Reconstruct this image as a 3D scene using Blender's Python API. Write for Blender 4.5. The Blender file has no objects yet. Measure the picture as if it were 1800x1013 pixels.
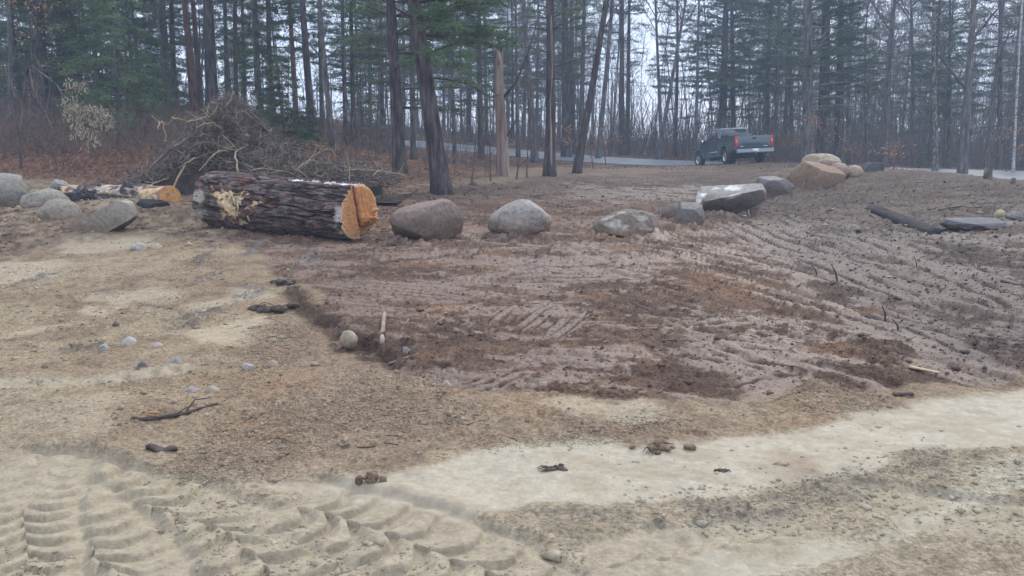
import bpy, math, random
import numpy as np
from mathutils import Vector, Matrix

# ---------------------------------------------------------------- camera
S = bpy.context.scene
COL = S.collection
EYE = 1.6
FPX = 1468.0                      # focal length in pixels of the 1800 px wide photograph
TH = math.atan((506.5 - 240.0) / FPX)
cam_d = bpy.data.cameras.new('camera'); cam = bpy.data.objects.new('camera', cam_d); COL.objects.link(cam)
cam.location = (0, 0, EYE); cam.rotation_euler = (math.pi / 2 - TH, 0, 0)
cam_d.sensor_width = 36; cam_d.lens = 36 * FPX / 1800; cam_d.clip_start = 0.05; cam_d.clip_end = 3000
S.camera = cam

# ---------------------------------------------------------------- sky, sun, exposure
SUN_EL, SUN_AZ = math.radians(38), math.radians(28)     # azimuth clockwise from +Y
W = bpy.data.worlds.new('World'); S.world = W; W.use_nodes = True
nt = W.node_tree; nt.nodes.clear()
wo = nt.nodes.new('ShaderNodeOutputWorld'); bg = nt.nodes.new('ShaderNodeBackground')
sk = nt.nodes.new('ShaderNodeTexSky'); sk.sky_type = 'NISHITA'; sk.sun_disc = False
sk.sun_elevation = SUN_EL; sk.sun_rotation = SUN_AZ
tc = nt.nodes.new('ShaderNodeTexCoord'); nz = nt.nodes.new('ShaderNodeTexNoise')
nz.inputs['Scale'].default_value = 2.2; nz.inputs['Detail'].default_value = 5
rp = nt.nodes.new('ShaderNodeValToRGB')
rp.color_ramp.elements[0].position = 0.3; rp.color_ramp.elements[0].color = (6.6, 7.8, 10.3, 1)
rp.color_ramp.elements[1].position = 0.7; rp.color_ramp.elements[1].color = (9.8, 10.6, 12.3, 1)
mx = nt.nodes.new('ShaderNodeMix'); mx.data_type = 'RGBA'; mx.inputs['Factor'].default_value = 0.9
nt.links.new(tc.outputs['Generated'], nz.inputs['Vector']); nt.links.new(nz.outputs['Fac'], rp.inputs['Fac'])
nt.links.new(sk.outputs['Color'], mx.inputs['A']); nt.links.new(rp.outputs['Color'], mx.inputs['B'])
nt.links.new(mx.outputs['Result'], bg.inputs['Color']); bg.inputs['Strength'].default_value = 0.1
nt.links.new(bg.outputs['Background'], wo.inputs['Surface'])
sd = bpy.data.lights.new('sun', 'SUN'); sd.energy = 1.5; sd.angle = math.radians(11); sd.color = (1.0, 0.94, 0.84)
so = bpy.data.objects.new('sun', sd); COL.objects.link(so)
sv = Vector((math.sin(SUN_AZ) * math.cos(SUN_EL), math.cos(SUN_AZ) * math.cos(SUN_EL), math.sin(SUN_EL)))
so.rotation_euler = sv.to_track_quat('Z', 'Y').to_euler(); so.location = sv * 50
S.view_settings.view_transform = 'Standard'; S.view_settings.look = 'None'
S.view_settings.exposure = 0.80; S.view_settings.gamma = 1.0; S.view_settings.use_curve_mapping = False
S.cycles.max_bounces = 5; S.cycles.diffuse_bounces = 2; S.cycles.glossy_bounces = 2
S.cycles.transmission_bounces = 3; S.cycles.volume_bounces = 0; S.cycles.transparent_max_bounces = 6

rng = np.random.default_rng(7)
R = random.Random(11)

# ---------------------------------------------------------------- noise
def _h(ix, iy, seed):
    n = (ix.astype(np.int64) * 374761393 + iy.astype(np.int64) * 668265263 + seed * 974711) & 0x7fffffff
    n = ((n ^ (n >> 13)) * 1274126177) & 0x7fffffff
    n = ((n ^ (n >> 15)) * 668265263) & 0x7fffffff
    return ((n ^ (n >> 16)) & 0xffff) / 65535.0
def vn(x, y, seed=0):
    xi = np.floor(x); yi = np.floor(y); fx = x - xi; fy = y - yi
    fx = fx * fx * fx * (fx * (fx * 6 - 15) + 10); fy = fy * fy * fy * (fy * (fy * 6 - 15) + 10)
    a = _h(xi, yi, seed); b = _h(xi + 1, yi, seed); c = _h(xi, yi + 1, seed); d = _h(xi + 1, yi + 1, seed)
    return (a * (1 - fx) + b * fx) * (1 - fy) + (c * (1 - fx) + d * fx) * fy
def fbm(x, y, oct=4, seed=0, gain=0.5):
    s = 0; a = 1; t = 0
    for k in range(oct):
        s = s + a * vn(x, y, seed + k * 17); t += a; a *= gain
        x, y = (x * 0.8 - y * 0.6) * 2.03 + 5.3, (x * 0.6 + y * 0.8) * 2.03 + 1.7
    return s / t
def aniso(u, v, oct=4, seed=0):
    s = 0; a = 1; t = 0
    for k in range(oct):
        s = s + a * vn(u + 13.1 * k, v + 7.7 * k, seed + k * 31); t += a; a *= 0.55; u = u * 1.9; v = v * 2.1
    return s / t
def sst(a, b, x):
    t = np.clip((x - a) / (b - a), 0, 1); return t * t * (3 - 2 * t)

# ---------------------------------------------------------------- photograph pixel -> place in the world
def ray(px, py):
    x = (px - 900) / FPX; yv = -(py - 506.5) / FPX
    return np.array([x, math.cos(TH) + yv * math.sin(TH), -math.sin(TH) + yv * math.cos(TH)])
def at(px, py, D):
    d = ray(px, py); return np.array([0, 0, EYE]) + d * (D / d[1])

# control heights of the terrain: pixel, pixel, distance
CP = [(0,380,16.8),(150,400,14.7),(0,330,20),(150,330,20),(300,330,19.5),(450,330,19.5),(0,250,27),(150,250,27),(300,250,27),
 (0,185,36),(150,182,37),(300,190,38),(450,205,38),(550,240,36),(620,262,38),(700,300,27),(700,275,42),(800,320,25),(800,290,38),(860,300,31),
 (1000,297,36),(900,330,25.5),(700,340,22),(1100,340,23),(1000,380,16.7),(1200,320,29),(1300,300,38),(1120,296,40),
 (1278,289,41.5),(1338,284,40.8),(1232,293,45),(1300,287,43),
 (1440,296,31),(1420,332,24),(1500,302,30),(1560,293,27),(1610,297,25),(1660,299,23),(1720,317,23),(1760,325,21),(1800,335,19),(1740,330,28),(1800,338,27),(1850,345,24),(1700,310,30),
 (1800,420,12),(1650,400,14),(1650,350,18),(1500,345,20),(1500,400,14.2),(1350,347,20.8),(1380,292,38),(1480,290,38),
 (600,250,70),(727,259.5,56.5),(727,247.5,63),(871,272,52),(871,260,58.5),(1024,285,48.6),(1024,274,55),(1219,293,45),(1219,284,51.5),
 (1500,303,41.5),(1500,293,48),(1800,318,38.4),(1800,302,45),(2100,338,36),(2100,318,42.5),
 (800,246,72),(1000,262,68),(1250,279,62),(1500,289,56),(1750,298,52),(600,240,72)]
cp = [tuple(at(*c)) for c in CP]
cp += [(x, y, 0.0) for x in (-9, -4.5, 0, 3.5) for y in (-6, 0, 5, 9)] + [(-2.5, 12, 0), (1, 12.5, 0), (3.6, 11, .02), (-1, 16, .03), (8, -6, 0), (6, 0, 0), (3.4, 5.6, .0), (7, 5.5, .25), (10, 9, .6)]
cp += [(-60, 30, 4.5), (-60, 80, 6), (-30, 90, 4.5), (-20, 120, 3), (0, 120, 1.4), (40, 110, -1.0), (80, 90, -1.5), (50, 40, -.3), (40, 10, .6), (-40, 0, 1), (-40, -30, .5),
       (0, -40, 0), (40, -30, 0), (-80, 160, 5), (0, 200, 1), (90, 180, -2)]
cp = np.array(cp)
def _tps():
    n = len(cp); d2 = ((cp[:, None, :2] - cp[None, :, :2]) ** 2).sum(-1)
    K = 0.5 * d2 * np.log(d2 + 1e-9) + np.eye(n) * 4.0
    P = np.c_[np.ones(n), cp[:, :2]]
    A = np.block([[K, P], [P.T, np.zeros((3, 3))]])
    return np.linalg.solve(A, np.r_[cp[:, 2], np.zeros(3)])
TW = _tps()
def base_z(x, y):
    x = np.atleast_1d(np.asarray(x, float)); y = np.atleast_1d(np.asarray(y, float)); out = np.empty_like(x)
    q = np.sqrt(x * x + y * y); f = np.where(q > 190, 190 / np.maximum(q, 1), 1.0); xs = x * f; ys = y * f
    for i in range(0, len(x), 60000):
        a = xs[i:i + 60000]; b = ys[i:i + 60000]
        d2 = (a[:, None] - cp[None, :, 0]) ** 2 + (b[:, None] - cp[None, :, 1]) ** 2
        out[i:i + 60000] = (0.5 * d2 * np.log(d2 + 1e-9)) @ TW[:len(cp)] + TW[-3] + TW[-2] * a + TW[-1] * b
    return out
def hit(px, py):
    d = ray(px, py); D = np.geomspace(1.5, 160, 500); p = np.array([0, 0, EYE])[None] + d[None] * (D / d[1])[:, None]
    g = base_z(p[:, 0], p[:, 1]); k = np.argmax(p[:, 2] < g)
    if p[k, 2] >= g[k]: return p[-1]
    if k > 0:
        a = p[k - 1, 2] - g[k - 1]; b = g[k] - p[k, 2]; t = a / (a + b + 1e-9); q = p[k - 1] * (1 - t) + p[k] * t
    else: q = p[k]
    return q
def wp(pts): return np.array([hit(*p)[:2] for p in pts])

def sd_poly(x, y, P):
    d = np.full(x.shape, 1e9); ins = np.zeros(x.shape, bool); n = len(P)
    for i in range(n):
        a = P[i]; b = P[(i + 1) % n]; e = b - a
        t = np.clip(((x - a[0]) * e[0] + (y - a[1]) * e[1]) / (e @ e + 1e-9), 0, 1)
        d = np.minimum(d, (x - a[0] - t * e[0]) ** 2 + (y - a[1] - t * e[1]) ** 2)
        c = ((a[1] > y) != (b[1] > y)) & (x < (b[0] - a[0]) * (y - a[1]) / (b[1] - a[1] + 1e-12) + a[0]); ins ^= c
    d = np.sqrt(d); return np.where(ins, -d, d)
def along(x, y, P):
    """distance along and across a polyline"""
    best = np.full(x.shape, 1e9); s_ = np.zeros(x.shape); t_ = np.full(x.shape, 99.0); L = 0
    for i in range(len(P) - 1):
        a = P[i]; e = P[i + 1] - a; l = math.hypot(*e); e = e / l
        s = (x - a[0]) * e[0] + (y - a[1]) * e[1]; t = -(x - a[0]) * e[1] + (y - a[1]) * e[0]
        sc = np.clip(s, 0, l); d = (s - sc) ** 2 + t * t
        m = d < best; best = np.where(m, d, best); s_ = np.where(m, L + sc, s_); t_ = np.where(m, np.sqrt(d) * np.sign(t), t_); L += l
    return s_, t_, L
def smooth_line(P, n=8):
    P = np.array(P, float); out = []
    Q = np.vstack([2 * P[0] - P[1], P, 2 * P[-1] - P[-2]])
    for i in range(1, len(Q) - 2):
        for k in range(n):
            t = k / n; a, b, c, d = Q[i - 1], Q[i], Q[i + 1], Q[i + 2]
            out.append(0.5 * (2 * b + (c - a) * t + (2 * a - 5 * b + 4 * c - d) * t * t + (3 * b - a - 3 * c + d) * t ** 3))
    out.append(P[-1]); return np.array(out)

# road edges
RN = [at(*q) for q in [(500,236,66),(600,247,62),(727,259.5,56.5),(871,272,52),(1024,285,48.6),(1219,293,45),(1500,303,41.5),(1800,318,38.4),(2100,338,36),(2500,360,34)]]
RF = [at(*q) for q in [(500,228,74),(600,237,70),(727,247.5,63),(871,260,58.5),(1024,274,55),(1219,284,51.5),(1500,293,48),(1800,302,45),(2100,318,42.5),(2500,337,40.5)]]
RN = smooth_line(RN); RF = smooth_line(RF)
ROAD_POLY = np.vstack([RN[:, :2], RF[::-1, :2]])

REG = dict(
 mud=wp([(380,424),(470,470),(505,510),(560,565),(610,600),(690,650),(800,685),(920,700),(1060,706),(1200,690),(1330,698),(1480,690),(1600,684),(1700,668),(1800,655),(2200,640),(2200,420),(1900,330),(1700,305),(1540,298),(1400,297),(1200,302),(1000,306),(880,322),(690,345),(560,380)]),
 grey=wp([(1180,360),(1300,395),(1420,470),(1480,560),(1640,640),(1800,650),(2200,640),(2200,420),(1900,330),(1700,305),(1540,299),(1380,315)]),
 strip=wp([(380,868),(560,858),(760,830),(880,800),(1010,795),(1120,778),(1280,764),(1420,742),(1600,712),(1800,676),(2300,600),(2400,720),(1800,775),(1640,790),(1540,808),(1460,840),(1340,850),(1200,862),(1060,880),(900,898),(760,905),(620,900),(480,880)]),
 strip2=wp([(930,727),(1000,712),(1080,702),(1130,712),(1120,728),(1040,735),(960,738)]),
 pale1=wp([(60,715),(150,705),(200,722),(190,775),(120,790),(80,760)]),
 loose=wp([(480,540),(560,575),(620,620),(720,665),(900,705),(1120,735),(1300,722),(1480,700),(1560,705),(1440,735),(1250,765),(1120,780),(960,782),(860,780),(700,800),(520,820),(430,850),(300,840),(270,760),(380,700),(440,600)]),
 litter=wp([(-600,300),(0,314),(120,322),(240,335),(560,338),(690,332),(800,318),(880,303),(1000,293),(1150,292),(1210,291),(1100,289),(900,276),(740,261),(620,245)]) ,
 fore=wp([(-500,1200),(-500,700),(0,735),(60,760),(160,800),(300,840),(420,862),(620,885),(1000,850),(1380,800),(1560,765),(1800,725),(2300,650),(2300,1300)]),
 brown=wp([(-200,330),(120,325),(330,325),(700,325),(900,320),(700,430),(380,430),(330,440),(240,415),(100,425),(60,455),(-200,440)]),
 lane=wp([(1380,1013),(1500,950),(1700,905),(2200,850),(2300,760),(1800,790),(1640,830),(1690,850),(1500,930),(1300,940),(1180,935),(1200,960)]),
)
FLATS = [wp(q) for q in [[(0,462),(110,452),(125,470),(60,492),(-60,505)],[(170,508),(295,497),(300,511),(190,524)],[(130,520),(190,527),(180,540),(120,536)],
  [(300,578),(400,552),(428,566),(370,600),(300,598)],[(95,436),(140,424),(225,420),(230,438),(120,446)],[(345,520),(420,500),(440,512),(370,534)],[(60,560),(130,548),(120,566),(40,580)]]]
DARK = [(wp(q), w) for q, w in [([(560,440),(500,478),(430,508),(380,528),(300,565),(215,592),(140,606)], .17),([(112,473),(60,492),(-40,508)], .10),
  ([(265,526),(225,536)], .13),([(175,556),(105,570)], .13),([(395,436),(330,470),(230,500),(120,512)], .07),([(470,425),(380,480),(330,500)], .10)]]
GREYC = wp([(1010,915),(1120,900),(1250,880),(1400,862),(1520,838),(1620,812),(1700,800)])
SCARP = wp([(505,498),(535,540),(600,575),(640,595),(700,625),(760,655)])
TRACKS = [ (wp([(640,1300),(520,1060),(380,945),(230,885),(60,850),(-120,830)]), .66, .16, .036, 1),
           (wp([(1050,1300),(900,1060),(740,960),(560,905),(420,880)]), .62, .17, .036, 2),
           (wp([(180,1300),(200,1080),(150,960),(40,890),(-100,860)]), .60, .15, .032, 12),
           (wp([(60,1200),(40,1000),(50,880),(90,790)]), .42, .125, .030, 3),
           (wp([(-120,668),(60,672),(170,668),(290,648),(380,628)]), .28, .17, .045, 4),
           (wp([(2100,985),(1850,930),(1680,905),(1540,890),(1430,880)]), .46, .14, .036, 5),
           (wp([(1500,925),(1380,948),(1150,990),(950,1040)]), .42, .15, .018, 6),
           (wp([(1800,742),(1640,752),(1500,775)]), .3, .16, .006, 7),
           (wp([(1060,745),(1130,742),(1205,734)]), .22, .15, .040, 8) ]

SCRAPE = [(wp(q), hit(*a)[:2], hit(*b)[:2], sp) for q, a, b, sp in [
 ([(525,500),(620,492),(870,505),(868,524),(760,528),(600,520)],(600,503),(860,519),.20), ([(560,536),(700,532),(760,545),(700,562),(590,556)],(570,545),(740,548),.16),
 ([(900,478),(1090,482),(1110,500),(960,500)],(900,488),(1100,490),.22), ([(1000,325),(1260,322),(1290,345),(1130,358),(1020,350)],(1010,328),(1270,350),.75),
 ([(1290,672),(1330,655),(1480,690),(1430,702),(1330,700)],(1300,695),(1400,660),.11), ([(1280,400),(1420,385),(1720,520),(1640,545),(1420,480)],(1330,395),(1620,500),.30),
 ([(1420,520),(1560,540),(1760,640),(1600,640)],(1440,520),(1700,630),.20), ([(1130,545),(1320,540),(1300,565),(1120,570)],(1130,565),(1310,550),.18),
 ([(880,545),(960,540),(1010,575),(930,600),(880,580)],(960,540),(890,590),.10), ([(1480,410),(1650,440),(1800,500),(1800,540),(1620,500)],(1500,415),(1780,520),.30),
 ([(150,410),(230,405),(235,436),(100,446)],(100,430),(230,428),.28), ([(180,500),(300,495),(300,512),(190,524)],(180,508),(300,503),.18), ([(0,462),(120,452),(120,474),(0,500)],(0,470),(120,462),.22),
 ([(640,700),(800,660),(840,670),(700,720)],(650,715),(800,665),.10), ([(1180,590),(1380,600),(1500,650),(1380,660)],(1190,600),(1480,650),.16)]]
MOUND = [(*hit((a + b) / 2, c)[:2] + np.array([0, .3 * (b - a) / FPX * 13]), (b - a) / FPX * hit(a, c)[1] / 2) for a, b, c in [(683,815,427),(856,972,423),(1041,1170,423),(1184,1244,404),(1222,1345,383),(1327,1395,346),(37,119,378),(-45,54,374),(1388,1482,334)]]
MOUND = [(m[0], m[1], m[-1]) for m in MOUND]
C = lambda *a: np.array(a)
def mixc(c, k, m): return c * (1 - m[:, None]) + k[None] * m[:, None]

def surface(x, y, full=True):
    """height, soil colour and wetness of the ground at world points"""
    x = np.atleast_1d(np.asarray(x, float)); y = np.atleast_1d(np.asarray(y, float))
    z = base_z(x, y); r = np.hypot(x, y)
    wx = x + (fbm(x * .9, y * .9, 3, 3) - .5) * .9 + (fbm(x * 5, y * 5, 3, 4) - .5) * .22
    wy = y + (fbm(x * .9, y * .9, 3, 13) - .5) * .9 + (fbm(x * 5, y * 5, 3, 14) - .5) * .22
    sc = np.clip(r / 8, .5, 4)
    def M(name, soft=.18): return sst(soft, -soft, sd_poly(wx, wy, REG[name]) / sc)
    mud = M('mud', .12); grey = M('grey', .6) * mud; strip = sst(.08, -.10, sd_poly(x + (wx - x) * .55, y + (wy - y) * .55, REG['strip']) / sc); strip2 = M('strip2', .08); loose = sst(1.0, -.7, sd_poly(wx, wy, REG['loose']) / sc + (fbm(x * 2.2 + 5, y * 2.2, 4, 19) - .5) * 1.6) * (1 - mud) * (1 - strip)
    fore = sst(.8, -.6, sd_poly(wx, wy, REG['fore']) / sc + (fbm(x * 2.4, y * 2.4, 4, 20) - .5) * 1.8) * (1 - strip) * (1 - mud); pale = np.maximum(M('pale1', .25) * .7, strip2); lane = M('lane', .15)
    lit = np.maximum(M('litter', .3), (r > 50) * 1.0); lit = np.maximum(lit, sst(-14, -17, x)); lit = lit * (1 - sst(.3, -.1, sd_poly(x, y, REG['mud']) / sc) * (r < 50))
    roadm = sst(.7, .0, sd_poly(x, y, ROAD_POLY)); lit = lit * (1 - roadm)
    flat = 0 * x; trk0 = M('fore', .2)
    for P in FLATS: flat = np.maximum(flat, sst(.08, -.08, sd_poly(wx, wy, P) / sc))
    flat = flat * (1 - mud)
    big = fbm(x * .5, y * .5, 3, 21); med = fbm(x * 2.1, y * 2.1, 4, 22); fine = fbm(x * 11, y * 11, 4, 23); gr = fbm(x * 37, y * 37, 3, 24)
    # streaks: across in the middle, down the slope at the right
    u1 = x * .94 - y * .34; v1 = x * .34 + y * .94
    u2 = x * .40 - y * .917; v2 = x * .917 + y * .40
    uw = (med - .5) * .5; s1 = aniso(u1 * 1.3, v1 * 7.0 + uw, 5, 41); s2 = aniso(u2 * .8, v2 * 9.5 + uw, 5, 43)
    s3 = aniso((x * .85 + y * .52) * 1.2, (x * -.52 + y * .85) * 8 + uw, 5, 45)
    k2 = sst(.2, 3.0, x + .05 * y); k3 = sst(.55, .62, fbm(x * .35 + 9, y * .35, 2, 77)) * (1 - k2)
    st = s1 * (1 - k2) * (1 - k3) + s2 * k2 + s3 * k3
    crack = sst(.035, .0, np.abs(st - .47)) * sst(.42, .55, fine); crack2 = sst(.03, .0, np.abs(st - .56)) * sst(.45, .55, med)
    rug = np.abs(fbm(x * 9, y * 9, 4, 25) - .5) * 2
    cl = np.abs(fbm(x * 7.5, y * 7.5, 4, 51) - .5) * 2; clod = (1 - cl) ** 3                              # sharp crumbs
    clod2 = sst(.58, .75, fbm(x * 19, y * 19, 2, 52))
    pt = fbm(x * 1.1 + st * 1.2, y * 1.7 + st * 1.2, 4, 61); wetp = sst(.515, .56, pt * .55 + fine * .25 + st * .20) * mud
    wetp = np.maximum(wetp, sst(.54, .585, st * .55 + fine * .25 + pt * .2) * mud * .85)
    wetp *= sst(.25, .5, med + .15) * (1 - .6 * sst(11, 19, y))
    far = np.clip(1.6 - r / 22, .35, 1)
    rough_s = (1 - strip * .85) * (1 - flat * .8) * (1 - pale * .7) * (1 - roadm)
    dz = (big - .5) * .16 * (r < 60) * (1 - roadm) + (med - .5) * .040 * rough_s
    dz += (fine - .5) * .022 * rough_s * (1 - .65 * wetp) * (1 + .9 * loose) + (gr - .5) * .007 * rough_s * (1 - .6 * wetp)
    dz += ((st - .5) * (.085 + .05 * k2) - crack * .012 - crack2 * .010 + (rug - .25) * .034 * (1 - .8 * wetp) + (gr - .5) * .010 * (1 - .8 * wetp)) * mud
    dz += clod2 * .014 * np.clip(loose + fore * .25 + (1 - mud) * .2, 0, 1) * (1 - strip) * (1 - flat)
    dz -= mud * wetp * .012
    # fine parallel scrape lines on the bladed flats and the strip
    dz += (aniso(x * 1.1 + y * .1, y * 22 - x * 3, 2, 71) - .5) * .010 * flat + (aniso(u1 * .7, v1 * 9, 3, 72) - .5) * .010 * strip
    dz -= strip * .004
    # dozer cleat prints: rows of small bars
    cle = sst(.35, .8, np.sin((u2 + .1 * fine) * 2 * math.pi / .17)) * sst(.56, .66, fbm(x * .8 + 4, y * .8, 2, 81)) * mud
    dz += cle * .014
    # long scrape lines left by the blade, in patches that run different ways
    scr = 0 * x; plate = 0 * x
    for P_, A_, B_, sp_ in SCRAPE:
        e_ = (B_ - A_) / np.linalg.norm(B_ - A_); uu = x * e_[0] + y * e_[1]; vv = -x * e_[1] + y * e_[0]; dd_ = P_.max(0) - P_.min(0)
        box = (x > P_[:, 0].min() - 1) & (x < P_[:, 0].max() + 1) & (y > P_[:, 1].min() - 1.5) & (y < P_[:, 1].max() + 1.5)
        if not box.any(): continue
        xb, yb, ub, vb = x[box], y[box], uu[box], vv[box]; mk = sst(.10, -.10, sd_poly(wx[box], wy[box], P_) / sc[box] + (aniso(ub * .8, vb * 3 / sp_ * .3, 3, 171) - .5) * 1.2)
        ph_ = vb / sp_ + (aniso(ub * .35, vb * .8, 3, 172) - .5) * 1.6; ln = sst(.55, .85, np.sin(ph_ * 2 * math.pi)) * sst(.34, .44, aniso(ub * .9, vb / sp_ * .8, 2, 173))
        scr[box] = np.maximum(scr[box], mk * ln); plate[box] = np.maximum(plate[box], mk * (1 - ln))
    wetp = np.maximum(wetp * (1 - scr), plate * mud * .95)
    dz -= scr * .021; dz = dz - (dz * .45) * plate
    dark = 0 * x
    for P, w in DARK:
        s, t, L = along(wx * .35 + x * .65, wy * .35 + y * .65, P)
        dk = sst(w * 1.3, w * .4, np.abs(t)) * sst(.36, .52, fbm(s * 1.6 + 7, t * 1.0, 3, 91)); dark = np.maximum(dark, dk)
    dz += dark * (.004 + .03 * clod2 + (fine - .5) * .03)
    s, t, L = along(wx * .6 + x * .4, wy * .6 + y * .4, GREYC); gc = sst(.24, .04, np.abs(t)) * sst(.47, .56, fine * .5 + med * .5)
    dz += gc * (.010 * clod2 + (gr - .5) * .014)
    # scarp at the edge of the mud pad
    s, t, L = along(x + (fine - .5) * .1, y + (fine - .5) * .1, SCARP)
    e = sst(0, .5, s) * sst(L, L - .6, s); side = np.where(t > 0, 1.0, 0.0)
    scp = e * sst(1.4, .0, np.abs(t)) * (sst(-.10, .10, t + (fine - .5) * .12) - .5) * .09; dz += scp
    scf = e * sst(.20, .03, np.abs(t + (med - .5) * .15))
    for (mx_, my_, mr_) in MOUND:
        q = np.hypot(x - mx_, (y - my_) * 1.1); dz += .085 * np.exp(-((q - mr_ * .9) / .22) ** 2) * (.4 + 1.2 * fine) * (.5 + med)
    # soil bank the left rocks and the small log lie on
    bx, by = hit(170, 400)[:2]
    dz += .34 * np.exp(-(((x - bx) / 2.6) ** 2 + ((y - by - 1.0) / 1.0) ** 2)) + .20 * np.exp(-(((x + 8.6) / 1.7) ** 2 + ((y - 13.6) / 1.0) ** 2))
    trk = 0 * x
    near = (r < 16)
    if near.any():
        xn, yn = x[near], y[near]; dn = np.zeros(xn.shape); tn = np.zeros(xn.shape)
        wob = (fbm(xn * 3.3, yn * 3.3, 2, 101) - .5) * .10; wob2 = (fbm(xn * 2.3, yn * 2.3, 2, 104) - .5) * .12
        for P, w, spc, dep, sd_ in TRACKS:
            P2 = smooth_line(P, 4); s, t, L = along(xn + wob, yn + wob2, P2)
            ins = sst(w / 2 + .03, w / 2 - .03, np.abs(t)) * sst(0, .4, s) * sst(L, L - .4, s)
            berm = np.exp(-((np.abs(t) - w / 2 - .05) / .05) ** 2) * sst(0, .4, s) * sst(L, L - .4, s)
            lr = np.where(t > 0, .5, 0.)
            ph = s / spc + lr + 1.1 * np.abs(t) / w + .30 * np.sin(np.abs(t) / w * 9) + (fbm(xn * 2.2, yn * 2.2, 2, 109) - .5) * .5
            q = np.abs((ph % 1) - .5) * 2
            fr = (ph + (fbm(xn * 9, yn * 9, 3, 105) - .5) * .12) % 1; lug = sst(.0, .09, fr) * sst(.95, .35, fr) * (.9 + .2 * fbm(xn * 30, yn * 30, 2, 107)) * sst(w / 2, w / 2 - .1, np.abs(t)) * (.45 + .55 * sst(.30, .5, fbm(xn * 1.7 + sd_, yn * 1.7, 2, 103)))
            cen = np.exp(-(t / .05) ** 2) * .6
            dn = dn * (1 - ins) + ins * (-dep * .42 + dep * .92 * np.maximum(lug, cen * .4)) + berm * dep * .35
            tn = np.maximum(tn, ins)
        dz[near] = dz[near] * (1 - tn * .85) + dn; trk[near] = tn
    z = z + dz * np.where(roadm > .99, 0, 1) * np.where(r > 60, .3, 1) - roadm * .05
    z = z + 0
    if not full: return z
    # ---- colours (albedo)
    n1 = fbm(x * 1.3, y * 1.3, 4, 111); n2 = fbm(x * 6, y * 6, 4, 112); n3 = fbm(x * 26, y * 26, 3, 113)
    col = np.tile(C(.255, .19, .125), (len(x), 1))
    col = mixc(col, C(.305, .245, .162), sst(.4, .62, n1))
    col = mixc(col, C(.165, .120, .085), sst(.52, .72, n2) * .6)
    col = mixc(col, C(.310, .260, .185), fore * .9)
    col = mixc(col, C(.24, .20, .135), fore * sst(.5, .7, n2) * .5)
    brn = M('brown', .35) * (1 - mud); col = mixc(col, C(.185, .130, .090), brn * sst(.3, .5, n2) * .9); col = mixc(col, C(.10, .07, .052), brn * sst(.52, .64, n2 * .5 + fine * .5) * .8)
    col = mixc(col, C(.275, .205, .145), loose * .7)
    col = mixc(col, C(.15, .108, .074), loose * sst(.54, .62, fine * .6 + n3 * .4) * .5)
    col = mixc(col, C(.28, .18, .11), loose * sst(.55, .7, n1) * .5)
    col = mixc(col, C(.355, .295, .205), np.clip(flat * .75 + pale * .75, 0, 1))
    col = mixc(col, C(.315, .268, .19), trk * (1 - mud) * .8)
    col = mixc(col, C(.365, .318, .24), strip * sst(.2, .5, n1 + .12) * .95)
    col = mixc(col, C(.29, .24, .165), strip * sst(.52, .62, n2 * .4 + s1 * .6) * .6)
    col = mixc(col, C(.36, .32, .24), lane * .7)
    mc = np.tile(C(.108, .069, .050), (len(x), 1))
    mc = mixc(mc, C(.155, .098, .068), sst(.42, .62, n1))
    mc = mixc(mc, C(.060, .036, .027), sst(.49, .62, n2 * .5 + n3 * .5) * .8)
    mc = mixc(mc, C(.20, .135, .095), sst(.53, .62, fine * .5 + st * .5) * .55)
    mc = mixc(mc, C(.22, .128, .075), sst(.58, .74, fbm(x * 1.3 + 31, y * 1.3, 4, 121)) * .6)
    mc = mixc(mc, C(.092, .070, .058), grey * .85)
    mc = mixc(mc, C(.050, .040, .036), grey * sst(.48, .62, n2) * .75)
    mc = mixc(mc, C(.172, .116, .086), wetp * (1 - grey * .5) * .75)
    mc = mixc(mc, C(.112, .088, .072), wetp * grey * .6)
    mc = mixc(mc, C(.045, .033, .03), np.maximum(crack, crack2) * .8)
    mc = mixc(mc, C(.058, .040, .033), scr * .6)  # scrape grooves painted darker, standing in for the shade inside them
    back = sst(17, 26, y) * mud; mc = mixc(mc, C(.088, .064, .050), back * .75)
    mc = mixc(mc, C(.15, .108, .076), sst(26, 34, y) * sst(.40, .62, n1) * mud * .7)
    col = col * (1 - mud[:, None]) + mc * mud[:, None]
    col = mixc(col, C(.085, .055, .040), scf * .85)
    col = mixc(col, C(.095, .088, .088), dark * .8 * sst(.42, .55, fine * .6 + n3 * .4))
    col = mixc(col, C(.19, .165, .13), gc * .6)
    lc = np.tile(C(.125, .066, .044), (len(x), 1)); lc = mixc(lc, C(.06, .040, .030), sst(.45, .6, n2)); lc = mixc(lc, C(.24, .125, .07), sst(.55, .7, n3) * .7)
    lc = mixc(lc, C(.20, .17, .11), sst(.6, .7, n1) * (y > 30) * .4)
    col = col * (1 - lit[:, None]) + lc * lit[:, None]
    verge = sst(1.6, .2, sd_poly(wx, wy, ROAD_POLY)) * (1 - roadm); col = mixc(col, C(.19, .15, .105), verge * .6)
    col = mixc(col, C(.2, .19, .18), roadm)
    col *= (.82 + .36 * n3)[:, None]
    col = mixc(col, C(.14, .10, .072), sst(24, 32, y) * (1 - lit) * (1 - mud) * (1 - verge) * .85)
    wet = np.clip(.15 + .10 * mud * (y < 15) + .55 * wetp * (1 - .5 * grey) - lit * .3 + strip * .12 + dark * .2 + lane * .15, 0, 1)
    rug_ = np.clip(1 - strip * .85 - flat * .55 - pale * .5 - wetp * .6 - trk * .7 - lane * .3, .08, 1)
    return z, np.clip(col, .01, .8), wet, rug_
def gz(x, y): return float(surface(np.array([x]), np.array([y]), False)[0])

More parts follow.
